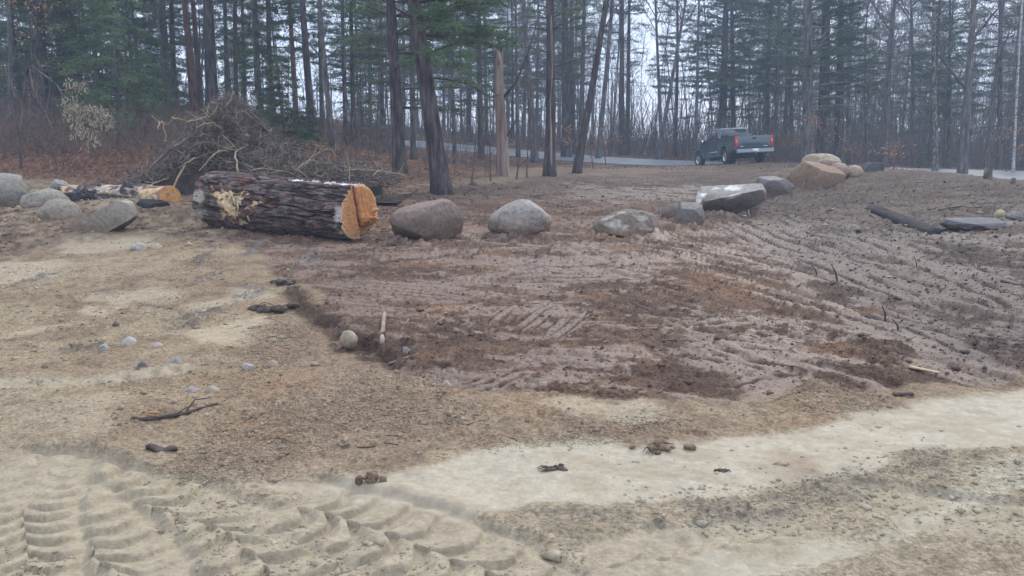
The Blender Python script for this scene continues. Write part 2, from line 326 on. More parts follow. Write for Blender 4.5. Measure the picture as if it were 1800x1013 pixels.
# ---------------------------------------------------------------- mesh builder and tags
class MB:
    def __init__(s): s.v = []; s.q = []; s.t = []; s.n = 0; s.c = []
    def add(s, v, quads=None, tris=None, col=None):
        v = np.asarray(v, float).reshape(-1, 3)
        if quads is not None and len(quads): s.q.append(np.asarray(quads, int).reshape(-1, 4) + s.n)
        if tris is not None and len(tris): s.t.append(np.asarray(tris, int).reshape(-1, 3) + s.n)
        s.v.append(v); s.n += len(v)
        if col is not None: s.c.append(np.broadcast_to(np.asarray(col, float), (len(v), 3)))
    def tube(s, P, r, sides=6, cap=True, col=None):
        P = np.asarray(P, float); n = len(P); r = np.broadcast_to(np.asarray(r, float), (n,))
        T = np.gradient(P, axis=0); T /= np.linalg.norm(T, axis=1)[:, None] + 1e-12
        ref = np.array([0, 0, 1.0]) if abs(T[0, 2]) < .8 else np.array([1.0, 0, 0])
        A = np.cross(T, ref); A /= np.linalg.norm(A, axis=1)[:, None] + 1e-12; B = np.cross(T, A)
        a = np.arange(sides) * 2 * math.pi / sides
        V = (P[:, None] + r[:, None, None] * (np.cos(a)[None, :, None] * A[:, None] + np.sin(a)[None, :, None] * B[:, None])).reshape(-1, 3)
        i = np.arange(n - 1)[:, None] * sides; j = np.arange(sides)[None]; j2 = (j + 1) % sides
        Q = np.stack([i + j, i + j2, i + sides + j2, i + sides + j], -1).reshape(-1, 4)
        t = []
        if cap and sides > 2:
            t = [(0, k + 1, k) for k in range(1, sides - 1)] + [((n - 1) * sides, (n - 1) * sides + k, (n - 1) * sides + k + 1) for k in range(1, sides - 1)]
        s.add(V, Q, t, col)
    def box(s, c, d, M=None, col=None):
        c = np.array(c, float); d = np.array(d, float) / 2
        V = np.array([[x, y, z] for x in (-1, 1) for y in (-1, 1) for z in (-1, 1)]) * d
        if M is not None: V = V @ np.array(M).T
        s.add(V + c, [(0, 1, 3, 2), (4, 6, 7, 5), (0, 4, 5, 1), (2, 3, 7, 6), (0, 2, 6, 4), (1, 5, 7, 3)], col=col)
    def prism(s, prof, y0, y1, axis=1, col=None):
        """extrude a 2D outline (x,z) from y0 to y1"""
        p = np.array(prof, float); n = len(p)
        V = np.vstack([np.c_[p[:, 0], np.full(n, y0), p[:, 1]], np.c_[p[:, 0], np.full(n, y1), p[:, 1]]])
        s.add(V, [(i, (i + 1) % n, n + (i + 1) % n, n + i) for i in range(n)], col=col)
        s.ng = getattr(s, 'ng', []); b = s.n - 2 * n; s.ng += [list(range(b + n - 1, b - 1, -1)), list(range(b + n, b + 2 * n))]
    def build(s, name, mat, parent=None, smooth=True, loc=None, bevel=0):
        m = bpy.data.meshes.new(name); V = np.vstack(s.v) if s.v else np.zeros((0, 3))
        if getattr(s, 'ng', None):
            F = [list(f) for q in s.q for f in q] + [list(f) for q in s.t for f in q] + s.ng
            m.from_pydata([tuple(v) for v in V], [], F)
        else:
            Q = np.vstack(s.q) if s.q else np.zeros((0, 4), int); T = np.vstack(s.t) if s.t else np.zeros((0, 3), int)
            m.vertices.add(len(V)); m.vertices.foreach_set('co', V.ravel())
            m.loops.add(Q.size + T.size); m.loops.foreach_set('vertex_index', np.r_[Q.ravel(), T.ravel()].astype(np.int32))
            m.polygons.add(len(Q) + len(T)); m.polygons.foreach_set('loop_start', np.r_[np.arange(len(Q)) * 4, Q.size + np.arange(len(T)) * 3].astype(np.int32))
        if smooth: m.polygons.foreach_set('use_smooth', np.ones(len(m.polygons), bool))
        m.update(calc_edges=True)
        if s.c:
            c = np.vstack(s.c); a = m.color_attributes.new('tint', 'FLOAT_COLOR', 'POINT')
            a.data.foreach_set('color', np.c_[c, np.ones(len(c))].ravel().astype(np.float32))
        m.materials.append(mat); o = bpy.data.objects.new(name, m); COL.objects.link(o)
        if parent is not None: o.parent = parent
        if loc is not None: o.location = loc
        if bevel:
            b = o.modifiers.new('bevel', 'BEVEL'); b.width = bevel; b.segments = 2; b.limit_method = 'ANGLE'; b.angle_limit = math.radians(40)
        return o
def tag(o, label=None, cat=None, group=None, kind=None):
    if label: o['label'] = label
    if cat: o['category'] = cat
    if group: o['group'] = group
    if kind: o['kind'] = kind
    return o
def empty(name, loc=(0, 0, 0), rot=(0, 0, 0)):
    o = bpy.data.objects.new(name, None); COL.objects.link(o); o.location = loc; o.rotation_euler = rot; o.empty_display_size = .2; return o
def copy_tree(o, parent=None):
    c = o.copy(); COL.objects.link(c); c.parent = parent
    for ch in kids.get(o.name, []): copy_tree(ch, c)
    return c
kids = {}

# ---------------------------------------------------------------- materials
def mat(name, cols, scale=4, detail=5, rough=.85, bump=.3, bscale=None, stretch=(1, 1, 1), attr=None, spec=.3, pos=(.35, .65), metal=0, coat=0, dist=.02):
    m = bpy.data.materials.new(name); m.use_nodes = True; n = m.node_tree.nodes; l = m.node_tree.links
    b = n['Principled BSDF']; b.inputs['Roughness'].default_value = rough; b.inputs['Specular IOR Level'].default_value = spec
    b.inputs['Metallic'].default_value = metal
    if coat: b.inputs['Coat Weight'].default_value = coat; b.inputs['Coat Roughness'].default_value = .08
    t = n.new('ShaderNodeTexCoord'); mp = n.new('ShaderNodeMapping'); mp.inputs['Scale'].default_value = stretch
    l.new(t.outputs['Object'], mp.inputs['Vector'])
    z = n.new('ShaderNodeTexNoise'); z.inputs['Scale'].default_value = scale; z.inputs['Detail'].default_value = detail; z.inputs['Roughness'].default_value = .6
    l.new(mp.outputs['Vector'], z.inputs['Vector'])
    r = n.new('ShaderNodeValToRGB'); e = r.color_ramp.elements
    while len(e) < len(cols): e.new(.5)
    for i, c in enumerate(cols):
        e[i].position = pos[0] + (pos[1] - pos[0]) * i / max(1, len(cols) - 1); e[i].color = (*c, 1)
    l.new(z.outputs['Fac'], r.inputs['Fac'])
    if attr:
        a = n.new('ShaderNodeAttribute'); a.attribute_name = 'tint'; mm = n.new('ShaderNodeMix'); mm.data_type = 'RGBA'; mm.blend_type = 'MULTIPLY'; mm.inputs['Factor'].default_value = 1
        l.new(a.outputs['Color'], mm.inputs['A']); l.new(r.outputs['Color'], mm.inputs['B']); l.new(mm.outputs['Result'], b.inputs['Base Color'])
    else: l.new(r.outputs['Color'], b.inputs['Base Color'])
    if bump:
        z2 = n.new('ShaderNodeTexNoise'); z2.inputs['Scale'].default_value = bscale or scale * 4; z2.inputs['Detail'].default_value = 6; z2.inputs['Roughness'].default_value = .65
        l.new(mp.outputs['Vector'], z2.inputs['Vector']); bp = n.new('ShaderNodeBump'); bp.inputs['Strength'].default_value = bump; bp.inputs['Distance'].default_value = dist
        l.new(z2.outputs['Fac'], bp.inputs['Height']); l.new(bp.outputs['Normal'], b.inputs['Normal'])
    return m
def plain(name, c, rough=.5, metal=0, spec=.5, coat=0, trans=0):
    m = bpy.data.materials.new(name); m.use_nodes = True; b = m.node_tree.nodes['Principled BSDF']
    b.inputs['Base Color'].default_value = (*c, 1); b.inputs['Roughness'].default_value = rough; b.inputs['Metallic'].default_value = metal
    b.inputs['Specular IOR Level'].default_value = spec; b.inputs['Coat Weight'].default_value = coat; b.inputs['Transmission Weight'].default_value = trans
    return m
VARY = .25
def leafmat(name, cols, scale=1.5, rough=.6, trans=.25):
    m = mat(name, cols, scale=scale, detail=3, rough=rough, bump=0, spec=.2)
    n = m.node_tree.nodes; l = m.node_tree.links; b = n['Principled BSDF']; t = n.new('ShaderNodeBsdfTranslucent'); x = n.new('ShaderNodeMixShader'); x.inputs[0].default_value = trans
    src = b.inputs['Base Color'].links[0].from_socket
    oi = n.new('ShaderNodeObjectInfo'); hv = n.new('ShaderNodeHueSaturation'); mr = n.new('ShaderNodeMapRange'); mr.inputs[3].default_value = .7; mr.inputs[4].default_value = 1.35
    l.new(oi.outputs['Random'], mr.inputs[0]); l.new(mr.outputs[0], hv.inputs['Value']); l.new(src, hv.inputs['Color'])
    l.new(hv.outputs['Color'], b.inputs['Base Color']); l.new(hv.outputs['Color'], t.inputs['Color'])
    l.new(b.outputs[0], x.inputs[1]); l.new(t.outputs[0], x.inputs[2]); l.new(x.outputs[0], n['Material Output'].inputs['Surface'])
    return m

def ground_mat():
    m = bpy.data.materials.new('soil'); m.use_nodes = True; n = m.node_tree.nodes; l = m.node_tree.links; b = n['Principled BSDF']
    a = n.new('ShaderNodeAttribute'); a.attribute_name = 'tint'
    w = n.new('ShaderNodeAttribute'); w.attribute_name = 'wet'
    t = n.new('ShaderNodeTexCoord')
    def noise(sc, d, ro=.65):
        z = n.new('ShaderNodeTexNoise'); z.inputs['Scale'].default_value = sc; z.inputs['Detail'].default_value = d; z.inputs['Roughness'].default_value = ro
        l.new(t.outputs['Object'], z.inputs['Vector']); return z
    g = n.new('ShaderNodeAttribute'); g.attribute_name = 'rug'
    z1 = noise(48, 4, .7); z2 = noise(17, 4, .65)
    def ramp(z, p0, c0, p1, c1):
        r = n.new('ShaderNodeValToRGB'); e = r.color_ramp.elements; e[0].position = p0; e[0].color = (*c0, 1); e[1].position = p1; e[1].color = (*c1, 1); l.new(z.outputs['Fac'], r.inputs['Fac']); return r
    r = ramp(z1, .36, (.66, .63, .60), .62, (1.30, 1.29, 1.28)); r2 = ramp(z2, .38, (.74, .71, .68), .58, (1.20, 1.20, 1.19))  # speckle multiplied into the soil colour; its dark end paints small crumb shadows
    def mul(a_, b_, lo, hi):
        mm = n.new('ShaderNodeMix'); mm.data_type = 'RGBA'; mm.blend_type = 'MULTIPLY'; k = n.new('ShaderNodeMapRange'); k.inputs[3].default_value = lo; k.inputs[4].default_value = hi
        l.new(g.outputs['Fac'], k.inputs[0]); l.new(k.outputs[0], mm.inputs['Factor']); l.new(a_, mm.inputs['A']); l.new(b_, mm.inputs['B']); return mm.outputs['Result']
    c1 = mul(a.outputs['Color'], r.outputs['Color'], .12, .95); c2 = mul(c1, r2.outputs['Color'], .05, .5); l.new(c2, b.inputs['Base Color'])
    mr = n.new('ShaderNodeMapRange'); mr.inputs[3].default_value = .95; mr.inputs[4].default_value = .46
    l.new(w.outputs['Fac'], mr.inputs[0])
    ad = n.new('ShaderNodeMath'); ad.operation = 'MULTIPLY_ADD'; ad.inputs[1].default_value = .3; l.new(z2.outputs['Fac'], ad.inputs[0]); 
    sb = n.new('ShaderNodeMath'); sb.operation = 'SUBTRACT'; sb.inputs[1].default_value = .175; l.new(mr.outputs[0], sb.inputs[0]); l.new(sb.outputs[0], ad.inputs[2])
    l.new(ad.outputs[0], b.inputs['Roughness']); ms = n.new('ShaderNodeMapRange'); ms.inputs[3].default_value = .06; ms.inputs[4].default_value = .3; l.new(w.outputs['Fac'], ms.inputs[0]); l.new(ms.outputs[0], b.inputs['Specular IOR Level'])
    bp = n.new('ShaderNodeBump'); bp.inputs['Distance'].default_value = .016; ks = n.new('ShaderNodeMapRange'); ks.inputs[3].default_value = .12; ks.inputs[4].default_value = 1.0; l.new(g.outputs['Fac'], ks.inputs[0]); l.new(ks.outputs[0], bp.inputs['Strength']); l.new(z1.outputs['Fac'], bp.inputs['Height'])
    bp2 = n.new('ShaderNodeBump'); bp2.inputs['Distance'].default_value = .035; l.new(ks.outputs[0], bp2.inputs['Strength']); l.new(z2.outputs['Fac'], bp2.inputs['Height'])
    l.new(bp2.outputs['Normal'], bp.inputs['Normal']); l.new(bp.outputs['Normal'], b.inputs['Normal'])
    return m

M = {}
M['soil'] = ground_mat()
M['asphalt'] = mat('asphalt', [(.125, .135, .155), (.165, .175, .2)], scale=1.2, rough=.42, bump=.3, bscale=90, dist=.004, spec=.5)
M['bark_pine'] = mat('bark_pine', [(.030, .024, .024), (.078, .062, .058), (.14, .118, .11)], scale=9, rough=.95, bump=.9, bscale=14, stretch=(1, 1, .18), dist=.05, spec=.1)
M['bark_grey'] = mat('bark_grey', [(.045, .040, .038), (.115, .102, .096), (.19, .175, .165)], scale=8, rough=.95, bump=.8, bscale=16, stretch=(1, 1, .22), dist=.04, spec=.1)
M['bark_red'] = mat('bark_red', [(.07, .035, .028), (.15, .07, .05), (.20, .11, .085)], scale=9, rough=.95, bump=.8, bscale=14, stretch=(1, 1, .25), dist=.04, spec=.1)
M['bark_tan'] = mat('bark_tan', [(.13, .08, .06), (.26, .19, .15), (.36, .29, .24)], scale=5, rough=.9, bump=.8, bscale=14, stretch=(1, 1, .12), dist=.04, spec=.1)
M['bark_birch'] = mat('bark_birch', [(.06, .055, .05), (.34, .33, .32), (.50, .49, .47)], scale=6, rough=.8, bump=.3, stretch=(1, 1, 1.6), spec=.2, pos=(.38, .52))
M['limb'] = mat('limb', [(.045, .038, .036), (.12, .10, .092)], scale=8, rough=.95, bump=0, spec=.1)
M['limb_lichen'] = mat('limb_lichen', [(.07, .07, .06), (.20, .22, .17)], scale=5, rough=.95, bump=0, spec=.1)
M['needles'] = leafmat('needles', [(.034, .066, .034), (.085, .135, .062), (.135, .185, .085)], scale=.9)
M['needles_hem'] = leafmat('needles_hem', [(.045, .08, .040), (.11, .165, .075), (.18, .235, .10)], scale=1.4)
M['beech'] = leafmat('beech', [(.26, .12, .045), (.42, .22, .09), (.5, .30, .15)], scale=3, trans=.35)
M['deadleaf'] = leafmat('deadleaf', [(.28, .22, .15), (.42, .36, .26), (.5, .44, .33)], scale=4, trans=.2)
M['litter'] = leafmat('litter', [(.09, .05, .033), (.17, .095, .06), (.28, .18, .12)], scale=1.2, trans=.1)
M['twig'] = mat('twig', [(.10, .068, .055), (.21, .16, .13)], scale=3, rough=.95, bump=0, spec=.1)
M['brush'] = mat('brush', [(.07, .054, .045), (.17, .135, .11), (.30, .25, .205)], scale=3.5, rough=.95, bump=.4, bscale=25, spec=.15)
M['brush_pale'] = mat('brush_pale', [(.20, .15, .11), (.38, .28, .18), (.50, .40, .28)], scale=6, rough=.85, bump=.4, bscale=25, spec=.2)
M['stick_dark'] = mat('stick_dark', [(.045, .034, .028), (.13, .098, .078)], scale=12, rough=.8, bump=.5, spec=.3, stretch=(1, 1, .3))
M['darksoil'] = mat('darksoil', [(.03, .021, .016), (.08, .055, .042)], scale=5, rough=.9, bump=.8, bscale=20, dist=.05, spec=.2)
M['bark_log'] = mat('bark_log', [(.55, .55, .55), (1, 1, 1), (1.45, 1.4, 1.4)], scale=14, rough=.8, bump=.7, bscale=40, stretch=(.45, 1, 1), attr=1, dist=.015, spec=.25)
M['cutwood'] = mat('cutwood', [(.78, .74, .68), (1, 1, 1), (1.18, 1.15, 1.1)], scale=16, rough=.65, bump=.35, bscale=50, attr=1, dist=.008, spec=.3)
M['rock'] = mat('rock', [(.74, .72, .70), (1, .99, .97), (1.22, 1.20, 1.18)], scale=16, detail=10, rough=.9, bump=1.0, bscale=16, attr=1, dist=.02, spec=.3)
M['chip'] = mat('chip', [(.34, .24, .13), (.5, .38, .22)], scale=5, rough=.8, bump=0)

# ---------------------------------------------------------------- ground: one sheet to the horizon
def make_ground():
    rs = [0.0, .5, 1.0, 1.5, 2.0, 2.3, 2.55]; r = 2.6
    while r < 640:
        rs.append(r)
        if r < 48: r += min(max(r * r / (815 * 1.6) * .85, .006), .0088 * r + .004)
        elif r < 90: r *= 1.02
        else: r *= 1.07
    a1 = np.radians(np.arange(-36.5, 36.51, .082)); a = list(a1)
    ang = math.radians(36.5); e = []
    while ang < math.pi - .06: ang += min(.09, .0014 + (ang - math.radians(36.5)) * .25); e.append(ang)
    e = np.array(e[:-1]); a = np.r_[-e[::-1], a1, e]; a = np.r_[a, math.pi]
    rr = np.array(rs); nr, na = len(rr), len(a)
    A, Rr = np.meshgrid(a, rr); x = (np.sin(A) * Rr).ravel(); y = (np.cos(A) * Rr).ravel()
    z, col, wet, rug_ = surface(x, y)
    i = np.arange(nr - 1)[:, None] * na; j = np.arange(na)[None]; j2 = (j + 1) % na
    Q = np.stack([i + j, i + na + j, i + na + j2, i + j2], -1).reshape(-1, 4)
    mb = MB(); mb.add(np.c_[x, y, z], Q, col=col); o = mb.build('ground', M['soil'])
    w = o.data.attributes.new('wet', 'FLOAT', 'POINT'); w.data.foreach_set('value', wet.astype(np.float32))
    w = o.data.attributes.new('rug', 'FLOAT', 'POINT'); w.data.foreach_set('value', rug_.astype(np.float32))
    tag(o, kind='structure', label='bulldozed sandy and muddy ground rising into leaf covered forest floor')
    print('ground quads', len(Q)); return o
make_ground()

def make_road():
    mb = MB(); n = len(RN); K = 9; V = []
    t = np.linspace(-.02, 1.02, K)
    P = RN[:, None, :2] * (1 - t)[None, :, None] + RF[:, None, :2] * t[None, :, None]
    z = base_z(P[..., 0].ravel(), P[..., 1].ravel()).reshape(n, K) + .03 + .05 * np.sin(np.clip(t, 0, 1) * math.pi)[None]
    V = np.concatenate([P, z[..., None]], -1).reshape(-1, 3)
    # skirt down at both edges so the asphalt has thickness
    i = np.arange(n - 1)[:, None] * K; j = np.arange(K - 1)[None]
    mb.add(V, np.stack([i + j, i + j + 1, i + K + j + 1, i + K + j], -1).reshape(-1, 4))
    for side in (0, K - 1):
        a = V.reshape(n, K, 3)[:, side]; b = a.copy(); b[:, 2] -= .15; k = np.arange(n - 1)
        mb.add(np.vstack([a, b]), np.stack([k, k + 1, k + 1 + n, k + n], -1))
    tag(mb.build('road', M['asphalt']), kind='structure', label='grey asphalt road running behind the clearing')
make_road()

# ---------------------------------------------------------------- boulders
import bmesh
_ico = {}
def ico(sub):
    if sub not in _ico:
        bm = bmesh.new(); bmesh.ops.create_icosphere(bm, subdivisions=sub, radius=1)
        _ico[sub] = (np.array([v.co[:] for v in bm.verts]), np.array([[v.index for v in f.verts] for f in bm.faces])); bm.free()
    return _ico[sub]
def n3(P, f, seed, oct=4):
    a = fbm(P[:, 0] * f + seed, P[:, 1] * f + P[:, 2] * f * .7, oct, seed); b = fbm(P[:, 2] * f + seed, P[:, 0] * f - P[:, 1] * f * .6, oct, seed + 5)
    c = fbm(P[:, 1] * f + seed, P[:, 2] * f + P[:, 0] * f * .4, oct, seed + 9); return (a + b + c) / 3
def rock_mesh(seed, dims, cuts=6, depth=(.55, .85), lump=.25, fine=.05, sub=5, planes=None, sharp=.02):
    V, T = ico(sub); V = V.copy(); g = np.random.default_rng(seed)
    V *= (1 + lump * (n3(V, 1.1, seed) - .5) * 2)[:, None]
    pl = planes or []
    for k in range(cuts):
        d = g.normal(size=3); d /= np.linalg.norm(d); pl = pl + [(d, g.uniform(*depth))]
    for d, h in pl:
        d = np.array(d, float); d /= np.linalg.norm(d); e = V @ d - h; m = np.where(e > 0, e - sharp * (1 - np.exp(-np.maximum(e, 0) / sharp)), 0); V -= m[:, None] * d[None]
    nn = n3(V, 3.2, seed + 3); V *= (1 + fine * 2 * (nn - .5) + fine * .8 * (n3(V, 9, seed + 4) - .5))[:, None]
    V -= (V.max(0) + V.min(0)) / 2; V /= (V.max(0) - V.min(0))[None]
    return V * np.array(dims)[None], T
def boulder(px0, px1, pt, pb, depth, seed, base, top=None, label='', cuts=6, dd=(.55, .85), D=None, sink=.2, yaw=0, tilt=0, planes=None, patch=.60, patchcol=None, lump=.25, fine=.07, dirt=.8, name='boulder', cat='boulder', group=None, sub=5, sharp=.02, zup=0, dirtc=(.16, .11, .075)):
    h = hit((px0 + px1) / 2, pb); D = D or h[1] + .15
    w = (px1 - px0) / FPX * D; ht = (pb - pt) / FPX * D
    full = ht / (1 - sink); dims = (w, w * depth, full)
    V, T = rock_mesh(seed, dims, cuts, dd, lump, fine, sub, planes, sharp)
    if yaw or tilt:
        Rm = np.array(Matrix.Rotation(tilt, 3, 'Y') @ Matrix.Rotation(yaw, 3, 'Z')); V = V @ Rm.T
        V /= (V.max(0) - V.min(0))[None]; V *= np.array(dims)[None]
    cx = ((px0 + px1) / 2 - 900) / FPX * (D + dims[1] * .3); cy = D + dims[1] * .42
    bot = at((px0 + px1) / 2, pb, D)[2] + zup
    V = V - np.array([0, 0, V[:, 2].min() + full * sink])
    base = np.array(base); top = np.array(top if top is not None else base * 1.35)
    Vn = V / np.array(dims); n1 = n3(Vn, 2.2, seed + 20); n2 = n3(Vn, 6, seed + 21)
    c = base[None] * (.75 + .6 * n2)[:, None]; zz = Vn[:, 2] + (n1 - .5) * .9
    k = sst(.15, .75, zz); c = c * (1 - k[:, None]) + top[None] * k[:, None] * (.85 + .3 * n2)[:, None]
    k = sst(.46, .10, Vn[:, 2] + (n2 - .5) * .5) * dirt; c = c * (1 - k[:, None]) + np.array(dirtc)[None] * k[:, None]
    if patch is not None:
        k = sst(patch, patch + .05, n3(Vn, 3.1, seed + 33) * .6 + n2 * .4) * sst(.05, .4, Vn[:, 2]); c = c * (1 - k[:, None]) + np.array(patchcol if patchcol is not None else np.minimum(top * 1.3, .5))[None] * k[:, None]
    mb = MB(); mb.add(V, tris=T, col=c); o = mb.build(name, M['rock'], loc=(cx, cy, bot), smooth=True)
    return tag(o, label, cat, group)

TAN = (.30, .25, .20); GRY = (.26, .25, .24)
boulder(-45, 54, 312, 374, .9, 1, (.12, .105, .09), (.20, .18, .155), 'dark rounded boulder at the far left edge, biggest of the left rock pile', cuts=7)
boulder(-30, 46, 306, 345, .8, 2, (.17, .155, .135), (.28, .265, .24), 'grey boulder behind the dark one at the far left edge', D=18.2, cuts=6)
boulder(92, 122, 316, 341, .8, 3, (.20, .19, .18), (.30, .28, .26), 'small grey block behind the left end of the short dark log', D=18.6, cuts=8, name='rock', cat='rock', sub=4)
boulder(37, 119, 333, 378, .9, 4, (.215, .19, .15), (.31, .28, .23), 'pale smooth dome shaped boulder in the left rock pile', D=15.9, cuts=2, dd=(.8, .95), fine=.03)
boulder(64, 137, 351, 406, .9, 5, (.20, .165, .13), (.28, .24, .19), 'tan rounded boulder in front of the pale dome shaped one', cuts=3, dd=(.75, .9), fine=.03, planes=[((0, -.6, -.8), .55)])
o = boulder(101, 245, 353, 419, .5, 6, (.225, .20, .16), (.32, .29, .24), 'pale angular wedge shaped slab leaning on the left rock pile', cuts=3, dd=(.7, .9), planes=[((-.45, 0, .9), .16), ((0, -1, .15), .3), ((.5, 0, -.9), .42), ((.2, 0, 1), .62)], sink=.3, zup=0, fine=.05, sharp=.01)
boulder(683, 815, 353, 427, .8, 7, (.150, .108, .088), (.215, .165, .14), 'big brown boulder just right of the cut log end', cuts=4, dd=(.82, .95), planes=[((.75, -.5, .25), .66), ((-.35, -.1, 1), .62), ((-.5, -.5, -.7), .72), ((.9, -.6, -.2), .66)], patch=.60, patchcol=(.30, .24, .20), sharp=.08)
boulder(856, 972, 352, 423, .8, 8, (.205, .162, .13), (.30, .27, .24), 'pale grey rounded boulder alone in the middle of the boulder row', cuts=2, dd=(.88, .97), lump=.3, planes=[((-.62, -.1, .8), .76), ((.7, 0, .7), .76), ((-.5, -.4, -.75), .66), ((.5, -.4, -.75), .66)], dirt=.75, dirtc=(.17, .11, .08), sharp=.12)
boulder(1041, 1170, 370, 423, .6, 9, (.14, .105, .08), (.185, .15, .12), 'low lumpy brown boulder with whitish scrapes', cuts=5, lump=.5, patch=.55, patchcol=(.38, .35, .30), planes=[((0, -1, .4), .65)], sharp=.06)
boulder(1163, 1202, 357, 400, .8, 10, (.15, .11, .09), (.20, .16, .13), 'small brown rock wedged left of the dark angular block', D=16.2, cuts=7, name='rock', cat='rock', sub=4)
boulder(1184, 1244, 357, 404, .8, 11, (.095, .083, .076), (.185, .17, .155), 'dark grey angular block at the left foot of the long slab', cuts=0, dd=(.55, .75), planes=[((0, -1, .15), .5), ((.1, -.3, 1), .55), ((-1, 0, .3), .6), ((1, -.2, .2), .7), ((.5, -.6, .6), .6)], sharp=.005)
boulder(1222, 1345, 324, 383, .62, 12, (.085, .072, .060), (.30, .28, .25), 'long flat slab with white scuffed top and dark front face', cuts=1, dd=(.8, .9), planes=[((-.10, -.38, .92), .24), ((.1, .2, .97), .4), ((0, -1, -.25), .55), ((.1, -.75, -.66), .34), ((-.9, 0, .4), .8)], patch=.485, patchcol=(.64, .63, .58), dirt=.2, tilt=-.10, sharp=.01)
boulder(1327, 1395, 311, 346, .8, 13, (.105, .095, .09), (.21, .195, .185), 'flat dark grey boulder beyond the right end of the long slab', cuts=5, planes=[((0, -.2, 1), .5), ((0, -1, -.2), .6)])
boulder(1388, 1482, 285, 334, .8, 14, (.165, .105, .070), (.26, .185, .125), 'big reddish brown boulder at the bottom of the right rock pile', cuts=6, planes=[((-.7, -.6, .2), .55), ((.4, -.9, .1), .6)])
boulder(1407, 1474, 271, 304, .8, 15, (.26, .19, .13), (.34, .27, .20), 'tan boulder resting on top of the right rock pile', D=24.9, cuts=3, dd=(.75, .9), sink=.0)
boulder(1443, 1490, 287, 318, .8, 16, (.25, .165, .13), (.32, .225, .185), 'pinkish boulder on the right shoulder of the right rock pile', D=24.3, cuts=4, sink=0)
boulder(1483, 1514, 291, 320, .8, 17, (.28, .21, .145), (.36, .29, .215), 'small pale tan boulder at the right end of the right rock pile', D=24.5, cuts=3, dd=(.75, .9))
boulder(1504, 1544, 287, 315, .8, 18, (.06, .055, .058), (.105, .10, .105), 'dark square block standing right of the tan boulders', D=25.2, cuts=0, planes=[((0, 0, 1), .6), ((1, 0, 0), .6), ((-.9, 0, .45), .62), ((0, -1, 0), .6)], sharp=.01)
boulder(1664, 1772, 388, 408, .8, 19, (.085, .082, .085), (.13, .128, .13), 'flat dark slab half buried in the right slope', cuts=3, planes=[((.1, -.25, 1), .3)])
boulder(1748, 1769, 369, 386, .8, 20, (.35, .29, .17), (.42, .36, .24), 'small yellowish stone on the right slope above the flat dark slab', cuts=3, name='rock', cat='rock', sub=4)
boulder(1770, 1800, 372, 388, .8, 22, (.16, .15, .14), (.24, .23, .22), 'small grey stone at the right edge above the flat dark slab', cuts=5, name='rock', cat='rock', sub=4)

STONES = [  # px0 px1 top bottom colour label
 (189,220,597,615,(.33,.32,.29),'whitish flat stone on the sand below the dark gravel line at left'),
 (240,268,607,618,(.28,.23,.19),'thin tan stone right of the whitish flat stone at left'),
 (217,241,639,656,(.11,.105,.115),'dark round stone in the left tyre rut'),
 (274,301,632,652,(.22,.21,.20),'grey rounded stone at the end of the left tyre rut'),
 (408,432,643,656,(.27,.255,.25),'small grey stone alone on brown soil left of centre'),
 (299,336,686,704,(.22,.205,.20),'flat grey stone, largest of the cluster above the forked branch'),
 (336,367,682,706,(.30,.25,.19),'tan stone beside the flat grey stone above the forked branch'),
 (340,362,702,716,(.30,.25,.21),'small tan stone under the flat grey stone above the forked branch'),
 (311,344,713,730,(.24,.23,.215),'grey stone lying directly behind the forked branch'),
 (276,300,710,726,(.17,.15,.13),'brownish stone left of the stones by the forked branch'),
 (586,620,585,608,(.27,.235,.17),'round tan stone at the foot of the dark soil step'),
 (701,716,613,627,(.22,.20,.20),'small round stone beside the pale short stick'),
 (771,791,672,691,(.28,.25,.20),'small pale stone below the mud pad in the centre'),
 (734,759,755,773,(.25,.25,.26),'bluish grey stone on the sand near the centre'),
 (714,734,763,773,(.30,.30,.29),'flat whitish stone left of the bluish grey stone'),
 (655,673,767,780,(.32,.33,.33),'pale grey stone left of the bluish and whitish stones'),
 (224,250,429,445,(.33,.32,.30),'whitish stone at the foot of the left soil bank'),
 (252,279,430,441,(.30,.26,.20),'tan flat stone at the foot of the left soil bank'),
 (518,552,713,728,(.20,.17,.15),'flat brownish stone on loose soil left of centre'),
 (863,892,934,952,(.25,.245,.25),'grey stone in the foreground near the bottom centre'),
 (1069,1088,960,977,(.30,.32,.31),'small pale stone in the foreground right of centre'),
 (1448,1470,866,884,(.31,.305,.30),'pale stone in the right foreground dirt'),
 (1434,1456,876,890,(.22,.215,.21),'dark stone touching the pale stone in the right foreground'),
 (453,476,637,652,(.29,.23,.18),'small tan stone on brown soil, uphill of the flat brownish stone'),
 (1100,1122,745,761,(.22,.225,.235),'grey stone under the short tyre print in the middle'),
 (1065,1084,738,752,(.19,.19,.20),'dark grey stone left of the short tyre print in the middle'),
 (948,966,674,686,(.34,.28,.19),'yellowish stone at the lower edge of the mud'),
 (259,277,820,836,(.14,.13,.12),'dark stone in the left foreground near the bark chip'),
 (342,362,820,832,(.24,.245,.25),'small bluish stone in the left foreground'),
 (555,576,716,730,(.28,.26,.23),'small pale stone right of the flat brownish stone'),
 (150,170,608,624,(.25,.24,.22),'small grey stone left of the whitish flat stone at left'),
 (1745,1762,372,380,(.2,.2,.2),None),
]
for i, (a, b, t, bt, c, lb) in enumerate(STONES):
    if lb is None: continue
    boulder(a, b, t, bt, .85, 200 + i, c, tuple(v * 1.25 for v in c), lb, cuts=6, dd=(.62, .88), lump=.4, sink=.38, name='stone', cat='stone', sub=3, dirt=.8, dirtc=(.25, .2, .14), zup=.012)

